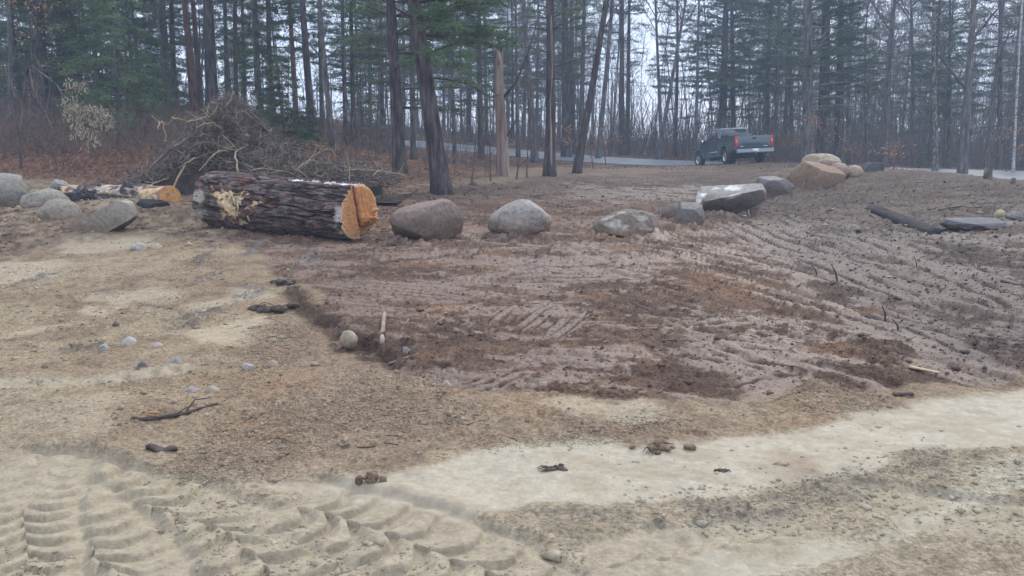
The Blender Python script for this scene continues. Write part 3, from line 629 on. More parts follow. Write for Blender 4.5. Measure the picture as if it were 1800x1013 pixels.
# ---------------------------------------------------------------- the big pine log
def frame_from(d):
    d = np.array(d, float); d /= np.linalg.norm(d); up = np.array([0, 0, 1.0]); s = np.cross(up, d); s /= np.linalg.norm(s); u = np.cross(d, s)
    return d, s, u          # along, sideways (left of d), up
def big_log():
    Ra, Rb = .465, .44
    A = at(376, 358, 14.5); B = at(630, 371, 13.2)
    A[2] = gz(A[0], A[1]) + Ra * .93; B[2] = gz(B[0], B[1]) + Rb * .93
    d, s, u = frame_from(B - A); L = np.linalg.norm(B - A)
    root = empty('pine_log', tuple(A)); tag(root, 'huge thick barked pine log with orange cut end lying beside the brush pile', 'log')
    NT, NS = 620, 330
    th = np.arange(NT) * 2 * math.pi / NT; sl = np.linspace(0, 1, NS); T, Sx = np.meshgrid(th, sl); T = T.ravel(); Sx = Sx.ravel()
    X = Sx * L; Rr = Ra + (Rb - Ra) * Sx
    ca, sa = np.cos(T), np.sin(T)                      # ca: sideways, sa: up
    # plates: long ridges wandering round the trunk
    aw = (fbm(X * 1.6, ca * 2 + sa * 1.3, 3, 301) - .5) * 1.0
    def pn(fx, fa, seed, o=3):   # noise periodic round the trunk
        w = T / (2 * math.pi); a = aniso(X * fx + aw, (T * Ra + aw * .07) * fa, o, seed); b = aniso(X * fx + aw, ((T - 2 * math.pi) * Ra + aw * .07) * fa, o, seed)
        return a * (1 - sst(.9, 1, w)) + b * sst(.9, 1, w)
    rid = 1 - np.abs(pn(1.5, 9, 303, 3) - .5) * 2; rid2 = 1 - np.abs(pn(3.5, 20, 309, 2) - .5) * 2
    fur = np.maximum(sst(.86, .97, rid), sst(.90, .98, rid2) * .6)
    fl = pn(9, 30, 313, 3)
    # flaked-off patches
    px = .19 * L                                        # pale wood showing near the left end
    ang = np.degrees(np.arctan2(sa, ca))                # camera side: s points away, so camera side is ang ~180
    ang = np.where(ang < -90, ang + 360, ang)
    wob = (fbm(X * 4 + 3, T * 3, 4, 321) - .5)
    wf = fbm(X * 8 + 3, T * 5, 4, 322) - .5
    pA = np.maximum(np.abs(X - .30 * L) / (.105 * L) - 1, np.abs(ang - 161) / 13 - 1); pB = np.maximum(np.abs(X - .255 * L) / (.06 * L) - 1, np.abs(ang - 188) / 22 - 1)
    pk = sst(.18, -.02, np.minimum(pA, pB) + wf * 2.6 + wob * .6)
    top = sst(.03, -.03, np.maximum(np.abs(X - L * .80 + wob * .3) / (L * .21) - 1, np.abs(ang - 96 + wob * 20) / 13 - 1))
    endb = sst(L - .13 + 0 * X, L - .09 + 0 * X, X + wob * .18) * sst(.40, .6, fbm(X * 3, T * 2.3, 3, 331) + .12)
    leftend = sst(.36, .12, X + wob * .5) * sst(.42, .56, fbm(X * 5, T * 4, 3, 333)) * sst(100, 130, ang)
    redp = sst(.60, .66, fbm(X * 2.6 + 8, T * 2.5, 3, 335))
    bare = np.clip(pk + top + endb * .9 + leftend * .8, 0, 1)
    rad = Rr * (1 + .025 * np.sin(2 * T + .6) + .015 * np.sin(3 * T + X)) + .012 * np.sin(X * 2.1)
    rad += (1 - bare) * (.030 - .050 * fur + (fl - .5) * .016) + bare * ((fl - .5) * .006 - .004)
    rad *= 1 - .02 * sst(.02, 0, Sx)
    c = np.tile(C(.078, .054, .046), (len(X), 1)); c = mixc(c, C(.135, .105, .098), sst(.45, .62, fl) * (1 - fur)); c = mixc(c, C(.026, .016, .013), fur * .85)
    c = mixc(c, C(.135, .045, .030), redp * (1 - fur) * .35)
    c = mixc(c, C(.30, .09, .05), sst(.70, .74, fbm(X * 4 + 1, T * 4, 3, 337)) * .35)
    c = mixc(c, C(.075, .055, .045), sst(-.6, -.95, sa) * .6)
    patchc = mixc(np.tile(C(.62, .44, .22), (len(X), 1)), C(.45, .38, .26), sst(.4, .6, fbm(X * 9, T * 8, 3, 341))); patchc = mixc(patchc, C(.14, .08, .05), sst(.56, .64, fbm(X * 11 + 3, T * 9, 3, 343)))
    c = c * (1 - pk[:, None]) + patchc * pk[:, None]
    c = mixc(c, C(.66, .66, .68), top * sst(.38, .5, fl)); c = mixc(c, C(.36, .33, .31), endb * (1 - pk) * .85); c = mixc(c, C(.40, .36, .30), leftend * .8)
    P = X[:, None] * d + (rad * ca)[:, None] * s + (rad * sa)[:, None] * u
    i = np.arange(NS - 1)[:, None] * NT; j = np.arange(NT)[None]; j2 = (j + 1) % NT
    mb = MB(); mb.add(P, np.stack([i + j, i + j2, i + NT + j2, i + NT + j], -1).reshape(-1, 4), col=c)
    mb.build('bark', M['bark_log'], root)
    # cut ends
    def end(name, last, off, fn, colf):
        NR = 46; k0 = (NS - 1) * NT if last else 0; ring = P[k0:k0 + NT]; rr = np.linspace(0, 1, NR)
        cen = d * (L if last else 0); V = []; cc = []
        for q in rr:
            pp = cen + (ring - cen) * q; a_ = (ring - cen) @ s * q / Rb; b_ = (ring - cen) @ u * q / Rb
            o = fn(a_, b_); V.append(pp + o[:, None] * d); cc.append(colf(a_, b_, q))
        V = np.vstack(V); i = np.arange(NR - 1)[:, None] * NT; j = np.arange(NT)[None]; j2 = (j + 1) % NT
        m = MB(); m.add(V, np.stack([i + j, i + j2, i + NT + j2, i + NT + j], -1).reshape(-1, 4), col=np.vstack(cc)); return m.build(name, M['cutwood'], root, smooth=False)
    # a: towards back (s), b: up.  near half is the flat felling face, the far half steps out behind the hinge
    def fn(a, b):
        edge = -.05 - .28 * b + .015 * np.sin(b * 9)
        far = sst(-.02, .02, a - edge)
        o = .0 + far * (.035 + .02 * sst(.2, .9, a)) - .035 * np.exp(-((a - edge) / .05) ** 2)
        hinge = np.exp(-((b + .28) / .14) ** 2) * sst(edge - .05, edge + .15, a) * sst(-.2, .3, a)
        tear = fbm(a * 9, b * 30 + a * 3, 3, 351) - .5
        o += hinge * (.05 + .10 * tear) + far * .02 * (fbm(a * 14, b * 3, 3, 352) - .5)
        o -= far * sst(-.45, -.6, b) * .13
        o += (1 - far) * .012 * (fbm(a * 3, b * 12, 3, 353) - .5)
        return o * sst(1.02, .97, np.hypot(a, b)) 
    def cf(a, b, q):
        edge = -.05 - .28 * b + .015 * np.sin(b * 9); far = sst(-.02, .02, a - edge)
        ringn = fbm(np.hypot(a, b) * 22 + fbm(a * 2, b * 2, 2, 5) * 2, np.zeros_like(a), 2, 355)
        c = np.tile(C(.52, .235, .09), (len(a), 1)); c = mixc(c, C(.56, .235, .08), far); c = mixc(c, C(.40, .17, .07), sst(.45, .65, ringn) * .5)
        c = mixc(c, C(.60, .32, .13), sst(.58, .72, fbm(a * 4, b * 20, 3, 356)) * .5)
        c = mixc(c, C(.60, .42, .22), np.full(len(a), sst(.90, .95, q))); c = mixc(c, C(.12, .05, .025), np.exp(-((a - edge) / .035) ** 2) * .8)
        c = mixc(c, C(.30, .17, .09), sst(-.5, -.9, b) * .5)
        c = mixc(c, C(.22, .10, .05), np.exp(-((a - edge - .33 - .02 * np.sin(b * 7)) / .012) ** 2) * (b > -.15) * .8)
        return c
    end('cut_face', True, 0, fn, cf)
    end('cut_face', False, 0, lambda a, b: -.01 + .015 * (fbm(a * 3, b * 12, 3, 357) - .5), lambda a, b, q: np.tile(C(.45, .26, .13), (len(a), 1)))
    # torn splinters of the hinge, standing out of the far half
    for k in range(5):
        m = MB(); a0 = R.uniform(.25, .85); b0 = -.25 + R.uniform(-.15, .15); ln = R.uniform(.04, .09) if k else .12
        if k == 0: a0, b0 = .80, .0
        p0 = d * (L + .05) + s * a0 * Rb * .9 + u * b0 * Rb; w = R.uniform(.02, .04) if k else .05
        p1 = p0 + d * ln + u * R.uniform(-.02, .05) + s * R.uniform(-.02, .02)
        m.tube([p0 - d * .08, p0, (p0 + p1) / 2, p1], [w, w, w * .8, w * .12], 6, col=C(.60, .33, .15))
        m.build('splinter', M['cutwood'], root, smooth=False)
    # shred of loose bark hanging on the pale patch
    for k in range(5):
        m = MB(); x0 = px + .1 + R.uniform(0, .5); an = math.radians(R.uniform(150, 205)); rr_ = Ra + .015
        p0 = d * x0 + s * math.cos(an) * rr_ + u * math.sin(an) * rr_; an2 = an + .25; p1 = d * (x0 + R.uniform(-.05, .06)) + s * math.cos(an2) * (rr_ + .03) + u * math.sin(an2) * (rr_ + .03)
        m.tube([p0, (p0 + p1) / 2, p1], [.012, .02, .006], 4, col=C(.55, .42, .25)); m.build('bark_shred', M['cutwood'], root, smooth=False)
big_log()

def small_log():
    A = at(116, 341, 17.6); B = at(299, 351, 15.6); r = .25
    A[2] += 0; d, s, u = frame_from(B - A); L = np.linalg.norm(B - A)
    root = empty('pine_log', tuple(A)); tag(root, 'shorter dark log with peeled pale top and orange cut end behind the left rocks', 'log')
    NT, NS = 160, 160; T, X = np.meshgrid(np.arange(NT) * 2 * math.pi / NT, np.linspace(0, L, NS)); T = T.ravel(); X = X.ravel(); ca, sa = np.cos(T), np.sin(T)
    rid = 1 - np.abs(aniso(X * 2.5 + np.abs(T - math.pi) * .3, np.abs(T - math.pi) * 4.5, 3, 361) - .5) * 2; fur = sst(.85, .97, rid)
    nn = fbm(X * 2.4, np.abs(T - math.pi) * 1.5, 4, 362); bare = sst(.05, .5, sa) * sst(.38, .52, nn) ; bare = np.maximum(bare, sst(L * .75, L * .85, X + (nn - .5)) * sst(-.2, .3, sa) * .8)
    rad = r * (.72 + .28 * sst(0, L * .7, X)) * (1 + .06 * np.sin(X * 5 + T)) + (1 - bare) * (.02 - .03 * fur)
    c = np.tile(C(.035, .032, .036), (len(X), 1)); c = mixc(c, C(.11, .105, .115), sst(.45, .6, fbm(X * 7, T * 4, 3, 364)) * .7); c = mixc(c, C(.02, .015, .014), fur)
    c = mixc(c, C(.50, .36, .19), bare); c = mixc(c, C(.42, .38, .35), bare * sst(.45, .55, fbm(X * 5, T * 3, 3, 365))); c = mixc(c, C(.20, .09, .05), bare * sst(.58, .64, fbm(X * 6 + 2, T * 3, 3, 366)))
    P = X[:, None] * d + (rad * ca)[:, None] * s + (rad * sa)[:, None] * u
    i = np.arange(NS - 1)[:, None] * NT; j = np.arange(NT)[None]; j2 = (j + 1) % NT
    mb = MB(); mb.add(P, np.stack([i + j, i + j2, i + NT + j2, i + NT + j], -1).reshape(-1, 4), col=c); mb.build('bark', M['bark_log'], root)
    for k0, cen in ((0, 0 * d), ((NS - 1) * NT, d * L)):
        ring = P[k0:k0 + NT]; m = MB(); V = []; cc = []
        for q in np.linspace(0, 1, 14):
            a = T[:NT]; V.append(cen + (ring - cen) * q + (d * ((fbm(np.cos(a) * q * 3 + 9, np.sin(a) * q * 5 + 2, 3, 367) - .5) * .03 * (1 - q) + (.02 if k0 else -.02) * (1 - q))[:, None]))
            nn = fbm(np.full(NT, q * 9.), a, 2, 368); cc.append(mixc(np.tile(C(.52, .27, .10), (NT, 1)), C(.36, .18, .08), sst(.5, .7, nn)))
        i = np.arange(13)[:, None] * NT; j = np.arange(NT)[None]; j2 = (j + 1) % NT
        m.add(np.vstack(V), np.stack([i + j, i + j2, i + NT + j2, i + NT + j], -1).reshape(-1, 4), col=np.vstack(cc)); m.build('cut_face', M['cutwood'], root, smooth=False)
    # dark broken chunk lying under the cut end
    P0 = at(243, 362, 15.5); P1 = at(292, 374, 15.1)
    V, Tt = rock_mesh(77, (.62, .36, .36), 5); c = np.tile(C(.03, .026, .026), (len(V), 1)); m = MB(); m.add(V, tris=Tt, col=c)
    o = m.build('bark_chunk', M['bark_log'], loc=tuple((P0 + P1) / 2), smooth=False); tag(o, 'black charred looking chunk of bark under the cut end of the shorter log', 'bark chunk')
small_log()

# ---------------------------------------------------------------- sticks and scraps on the soil
M['brush_mid'] = mat('brush_mid', [(.12, .095, .075), (.24, .19, .145), (.33, .26, .19)], scale=4, rough=.95, bump=0, spec=.15)
def stick(name, pts, r, m, label, cat='stick', lift=0.5, ends=None, D=None, up=None, forks=(), wob=.25):
    P = []
    for k, q in enumerate(pts):
        p = hit(q[0], q[1]) if D is None else at(q[0], q[1], D[k]); P.append(p)
    P = np.array(P)
    if D is None and up is None:
        P[:, 2] = [gz(a[0], a[1]) for a in P] + np.broadcast_to(r, (len(P),)) * lift
    P = smooth_line(P, 5) if len(P) > 2 else np.array([P[0] * (1 - t) + P[1] * t for t in np.linspace(0, 1, 6)])
    g = np.random.default_rng(int(pts[0][0] * 7 + pts[0][1])); P[1:-1] += g.normal(size=(len(P) - 2, 3)) * np.mean(r) * wob
    o0 = P[0].copy(); rr = np.interp(np.linspace(0, 1, len(P)), np.linspace(0, 1, len(np.atleast_1d(r))), np.atleast_1d(r)) * g.uniform(.85, 1.15, len(P))
    mb = MB(); mb.tube(P - o0, rr, 8)
    for (i0, vec, rf) in forks:
        b = P[int(i0 * (len(P) - 1))] - o0; v = np.array(vec, float); mb.tube([b, b + v * .5 + g.normal(size=3) * .02, b + v], [rf, rf * .8, rf * .3], 6)
    o = mb.build(name, M[m], loc=tuple(o0)); tag(o, label, cat)
    if ends is not None:
        e = MB(); dd = P[1] - P[0]; dd /= np.linalg.norm(dd); e.tube([-dd * .012, dd * .004], [rr[0] * 1.02, rr[0] * 1.02], 8); e.build('cut_end', M[ends], o)
    return o
M['orangewood'] = plain('orangewood', (.42, .20, .09), .8)
stick('branch', [(676,554),(674,580),(671,606)], [.017,.021,.019], 'brush_mid', 'thick pale stick lying down the dark soil step', ends='brush_pale')
stick('branch', [(718,560),(706,580),(692,603)], [.008,.013,.008], 'brush', 'thin brown stick right of the thick pale stick')
stick('branch', [(780,556),(752,578),(727,612)], [.008,.015,.012], 'brush', 'longer bent brown stick rising toward the wet mud')
stick('branch', [(684,624),(712,628),(742,620)], [.009,.008,.004], 'brush_mid', 'pale short stick lying flat below the soil step')
stick('branch', [(232,747),(262,748),(318,742),(352,728),(398,713)], [.007,.013,.012,.008,.004], 'stick_dark', 'forked dark branch with an orange wound among the small stones', cat='branch',
      forks=[(.55, (.10, .16, .04), .006), (.35, (-.05, -.10, .05), .005), (.72, (.16, .02, .03), .005), (.45, (.12, .05, .05), .004)])
m_ = MB(); p_ = hit(263, 747); m_.tube(np.array([[0, 0, 0], [.035, .004, .003], [.07, .0, .0]]), [.007, .011, .006], 6)
tag(m_.build('wood_chip', M['orangewood'], loc=(p_[0], p_[1] - .02, gz(p_[0], p_[1]) + .045)), 'bright orange chip of wood on the left end of the forked branch', 'wood chip')
def bark_piece(px, py, ln, wd, ang, m, label, th=.012, curl=.4, name='bark_piece', cat='bark', lift=.01):
    p = hit(px, py); n = 12; k = 6; V = []
    for i in range(n):
        a = i / (n - 1); w = wd * (math.sin(a * math.pi) ** .5 * .9 + .1)
        for j in range(k):
            b = j / (k - 1) - .5; V.append(((a - .5) * ln, b * w, -curl * wd * (b * 2) ** 2 * .5 + .01 * math.sin(a * 9)))
    V = np.array(V); V2 = V - np.array([0, 0, th]); i = np.arange(n - 1)[:, None] * k; j = np.arange(k - 1)[None]; N = n * k
    Q = np.stack([i + j, i + k + j, i + k + j + 1, i + j + 1], -1).reshape(-1, 4)
    rim = list(range(k)) + [k * r + k - 1 for r in range(1, n)] + list(range(N - 2, N - k - 1, -1)) + [k * r for r in range(n - 2, 0, -1)]
    q2 = [(rim[a], rim[(a + 1) % len(rim)], rim[(a + 1) % len(rim)] + N, rim[a] + N) for a in range(len(rim))]
    mb = MB(); mb.add(np.vstack([V, V2]), np.vstack([Q, Q[:, ::-1] + N, np.array(q2)])); o = mb.build(name, M[m], loc=(p[0], p[1], gz(p[0], p[1]) + lift + wd * curl * .4)); o.rotation_euler = (.1, .05, ang)
    return tag(o, label, cat)
bark_piece(285, 799, .17, .05, -.1, 'stick_dark', 'dark pointed bark chip lying on the left foreground sand')
M['root'] = mat('root', [(.10, .065, .045), (.24, .17, .12)], scale=20, rough=.9, bump=.6)
def clump(px, py, w, h, m, label, seed, name='root_clump', cat='root clump', n=5):
    p = hit(px, py); g = np.random.default_rng(seed); mb = MB()
    for k in range(9):
        V, T = rock_mesh(seed * 20 + k, np.array([w * .4, w * .3, h * .8]) * g.uniform(.4, 1), 4, sub=2, fine=.4, lump=.6); mb.add(V + np.array([g.normal() * w * .25, g.normal() * w * .15, h * g.uniform(0, .3)]), tris=T)
    for k in range(n):
        a = g.uniform(0, 6.28); l = g.uniform(.3, .6) * w; o = np.array([g.normal() * w * .2, g.normal() * w * .1, h * .2]); q = o + np.array([[0, 0, 0], [math.cos(a) * l * .5, math.sin(a) * l * .4, g.uniform(.0, .3) * h], [math.cos(a) * l, math.sin(a) * l * .6, -h * .1]])
        mb.tube(q, [.005, .004, .0015], 4)
    return tag(mb.build(name, M[m], loc=(p[0], p[1], gz(p[0], p[1])), smooth=False), label, cat)
clump(652, 856, .11, .07, 'root', 'reddish curled root stub on the pale sand strip left of centre', 1)
clump(978, 831, .13, .035, 'stick_dark', 'dark flat clod of roots on the pale sand strip near the middle', 2)
clump(1156, 797, .20, .06, 'root', 'ragged brown root clump on the pale sand strip, right of the dark clod', 3)
clump(1268, 834, .06, .02, 'stick_dark', 'tiny dark twig clump at the right end of the pale sand strip', 4)
clump(478, 533, .50, .12, 'stick_dark', 'ragged black scrap of root at the corner of the mud pad', 5, n=9)
clump(493, 498, .32, .10, 'stick_dark', 'small dark root scrap uphill of the black scrap', 6, n=6)
for i, (x0, y0, x1, y1, r, lb) in enumerate([(1474,496,1461,464,.012,'thin upright dark twig stuck in the muddy slope, leftmost of the upright twigs'),(1557,563,1550,537,.010,'short upright dark twig stuck in the slope, middle of the upright twigs'),
     (1582,583,1568,560,.010,'leaning dark twig stuck in the slope, lowest of the upright twigs'),(1438,482,1425,466,.009,'leaning twig on the slope, uphill left of the thin upright one'),(1612,470,1606,450,.008,'short dark twig stub on the upper muddy slope')]):
    h0 = hit(x0, y0); D = h0[1]; a = at(x0, y0, D); b = at(x1, y1, D); mb = MB(); mb.tube([a * 0 - [0, 0, .05], (b - a) * .5 + [.012, 0, 0], b - a], [r, r * .8, r * .4], 5)
    tag(mb.build('twig', M['stick_dark'], loc=tuple(a)), lb, 'twig')
# planks
def plank(a, b, w, th, m, label, name='plank', cat='plank', D=None, tilt=0.0, warp=0):
    A = hit(*a); B = hit(*b); A[2] = gz(*A[:2]) + th * .6; B[2] = gz(*B[:2]) + th * .6; A[2] += w * .2 * math.sin(tilt); B[2] += w * .1 * math.sin(tilt); d = B - A; L = np.linalg.norm(d); d /= L; s = np.cross([0, 0, 1.0], d); s /= np.linalg.norm(s); u = np.cross(d, s)
    s, u = s * math.cos(tilt) + u * math.sin(tilt), u * math.cos(tilt) - s * math.sin(tilt); V = []; n = 10
    for i in range(n):
        t = i / (n - 1); o = A + d * L * t + u * warp * math.sin(t * math.pi) * L; ww = w * (1 if i else .92)
        for (p, q) in ((-1, -1), (1, -1), (1, 1), (-1, 1)): V.append(o + s * ww / 2 * p + u * th / 2 * q - A)
    Q = [(4 * i + j, 4 * i + (j + 1) % 4, 4 * i + 4 + (j + 1) % 4, 4 * i + 4 + j) for i in range(n - 1) for j in range(4)] + [(3, 2, 1, 0), (4 * n - 4, 4 * n - 3, 4 * n - 2, 4 * n - 1)]
    mb = MB(); mb.add(np.array(V), Q); return tag(mb.build(name, M[m], loc=tuple(A), smooth=False), label, cat)
M['oldwood'] = mat('oldwood', [(.025, .022, .024), (.06, .053, .054)], scale=9, spec=.1, rough=.9, bump=.4, stretch=(1, .3, 1))
plank((1528,370), (1645,412), .20, .035, 'oldwood', 'long dark weathered board lying slanted on the right slope', tilt=.5, warp=.0)
plank((1598,647), (1652,656), .028, .012, 'chip', 'bright yellow split lath lying at the foot of the muddy slope', name='lath', cat='lath')
plank((1570,700), (1604,700), .03, .015, 'stick_dark', 'thin dark lath on the loose soil at the right foot of the slope', name='lath', cat='lath')
plank((1765,497), (1790,502), .10, .03, 'stick_dark', 'short black board end near the right edge of the slope')
# leaning bare branch at the right rock pile
stick('branch', [(1399,319),(1420,300),(1438,287),(1451,271)], [.035,.032,.026,.02], 'brush_pale', 'long pale branch leaning against the right rock pile', D=[23.2,23.4,23.6,23.8], cat='branch')
stick('branch', [(1408,334),(1413,322),(1420,312)], [.02,.016,.01], 'brush', 'short brown stick at the left foot of the right rock pile', D=[22.6,22.8,22.9], cat='branch')
# posts by the road
def post(px, pt, pb, w, D, label, m='brush'):
    p = at(px, pb, D); p[2] = gz(p[0], p[1]); h = (pb - pt) / FPX * D; ww = w / FPX * D; mb = MB()
    mb.tube([[0, 0, -.1], [0, 0, h * .5], [.01, 0, h]], [ww * .55, ww * .5, ww * .48], 10); return tag(mb.build('tree_stump', M[m], loc=tuple(p)), label, 'stump')
post(1735, 299, 324, 14, 22.5, 'short brown tree stump standing against the grey road at right')
post(1780, 314, 326, 8, 21, 'smaller low stump right of the brown stump by the road')

# wood chips and crumbs, far too many to count
def scatter(name, n, region, size, m, label, seed, flatness=.4, rmin=2.6, rmax=26, spread=.8, tint=False):
    g = np.random.default_rng(seed); X = []; Y = []
    P = REG[region] if isinstance(region, str) else region; lo = P.min(0); hi = P.max(0); lo = np.maximum(lo, [-22, 1.5]); hi = np.minimum(hi, [22, 45])
    x = g.uniform(lo[0], hi[0], n * 6); y = lo[1] + (hi[1] - lo[1]) * g.uniform(0, 1, n * 6) ** 1.4
    k = ((sd_poly(x, y, REG['strip']) > 0) | (g.random(len(x)) < .12)) & (sd_poly(x, y, P) < (fbm(x * 1.5, y * 1.5, 3, seed + 1) - .62) * 1.6 + g.normal(size=len(x)) * .12) & (np.hypot(x, y) < rmax) & (np.hypot(x, y) > rmin) & (np.abs(np.arctan2(x, y)) < .66) & (fbm(x * 1.1, y * 1.1, 3, seed) > .5 - spread * .5)
    x, y = x[k][:n], y[k][:n]; N = len(x)
    if tint: z, cc, _, _ = surface(x, y); cc = np.clip(cc * g.uniform(.88, 1.25, N)[:, None], 0, .7)
    else: z = surface(x, y, False); cc = None
    V0 = np.array([[1, 0, 0], [-.5, .85, 0], [-.5, -.8, .1], [.1, 0, .9], [0, .1, -.8]]); F0 = np.array([[0, 1, 3], [1, 2, 3], [2, 0, 3], [1, 0, 4], [2, 1, 4], [0, 2, 4]])
    sc = size * g.lognormal(0, .55, N); a = g.uniform(0, 6.28, N); jit = g.uniform(.55, 1.4, (N, 5, 3)); el = g.uniform(.7, 1.6, N)
    V = V0[None] * jit * sc[:, None, None]; V[..., 0] *= el[:, None]; V[..., 2] *= flatness / .5
    ca, sa = np.cos(a)[:, None], np.sin(a)[:, None]; vx = V[..., 0] * ca - V[..., 1] * sa; vy = V[..., 0] * sa + V[..., 1] * ca
    V = np.stack([vx + x[:, None], vy + y[:, None], V[..., 2] + z[:, None] + (sc * flatness * .25)[:, None]], -1)
    mb = MB(); mb.add(V.reshape(-1, 3), tris=(F0[None] + np.arange(N)[:, None, None] * 5).reshape(-1, 3), col=None if cc is None else np.repeat(cc, 5, 0)); return tag(mb.build(name, M[m], smooth=False), label, kind='stuff')
M['crumb_sand'] = mat('crumb_sand', [(.13, .10, .07), (.24, .19, .135), (.33, .29, .22)], scale=6, detail=2, rough=.95, bump=0)
M['crumb_mud'] = mat('crumb_mud', [(.04, .028, .022), (.10, .068, .05), (.17, .12, .09)], scale=6, detail=2, rough=.9, bump=0)
M['gravel'] = mat('gravel', [(.12, .095, .07), (.24, .20, .15), (.36, .31, .24)], scale=9, detail=1, rough=.9, bump=0)
M['crumb'] = mat('crumb', [(.8, .8, .8), (1.1, 1.1, 1.1)], scale=20, detail=1, rough=.95, bump=0, attr=1)
left_poly = wp([(-100,420),(380,424),(505,510),(560,565),(610,600),(480,700),(270,760),(0,735),(-300,700)])
scatter('soil_crumbs', 30000, 'loose', .0038, 'crumb', 'loose tan soil crumbs', 501, rmax=12, tint=True)
scatter('soil_crumbs', 14000, left_poly, .005, 'crumb', 'tan soil crumbs on the left sand', 502, rmax=16, spread=.3, tint=True)
scatter('soil_crumbs', 9000, 'fore', .0055, 'crumb', 'fine crumbs on the foreground sand', 503, rmax=8, spread=.1, tint=True)
scatter('mud_clods', 24000, 'mud', .0075, 'crumb', 'dark clods strewn on the mud', 504, rmax=24, spread=.6, tint=True)
scatter('mud_clods', 9000, 'grey', .008, 'crumb', 'dark clods strewn on the right slope', 505, rmax=24, spread=.9, tint=True)
scatter('mud_clods', 5000, 'brown', .02, 'crumb', 'brown clods around the left rocks and the huge log', 510, rmax=30, spread=.5, tint=True)
scatter('gravel', 500, left_poly, .009, 'gravel', 'small gravel on the left sand', 506, rmax=14, spread=.2)
scatter('gravel', 350, 'loose', .008, 'gravel', 'small gravel in the loose soil', 507, rmax=10, spread=.4)
scatter('wood_chips', 200, 'mud', .018, 'chip', 'yellow wood chips strewn on the mud', 508, flatness=.15, rmax=26, spread=0)
scatter('wood_chips', 70, wp([(1200,380),(1360,345),(1800,340),(1800,420),(1400,440)]), .03, 'chip', 'yellow wood chips on the right slope', 509, flatness=.15, rmax=26, spread=.5)
# fine twigs lying on the mud
def twig_scatter(n, P, ln, rad, m, label, seed, rmax=30):
    g = np.random.default_rng(seed); lo = np.maximum(P.min(0), [-20, 3]); hi = np.minimum(P.max(0), [20, 40]); mb = MB(); c = 0
    while c < n:
        x = g.uniform(lo[0], hi[0]); y = g.uniform(lo[1], hi[1])
        if sd_poly(np.array([x]), np.array([y]), P)[0] > 0 or math.hypot(x, y) > rmax: continue
        a = g.normal(0, .9); l = ln * g.lognormal(0, .5); xs = x + np.linspace(-.5, .5, 4) * l * math.cos(a); ys = y + np.linspace(-.5, .5, 4) * l * math.sin(a); ys += g.normal(size=4) * l * .04
        z = surface(xs, ys, False) + rad; mb.tube(np.c_[xs, ys, z], rad * g.uniform(.5, 1.6), 4); c += 1
    return tag(mb.build('twig_litter', M[m]), label, kind='stuff')
twig_scatter(320, REG['mud'], .18, .0035, 'brush', 'thin dark twigs lying on the mud', 521)
twig_scatter(90, wp([(560,335),(1250,300),(1800,310),(1800,400),(1300,400),(700,350)]),   .42, .011, 'brush', 'grey brown sticks lying on the upper clearing', 522)
twig_scatter(22, REG['loose'], .12, .0025, 'stick_dark', 'small dark twigs in the loose soil', 523, rmax=9)

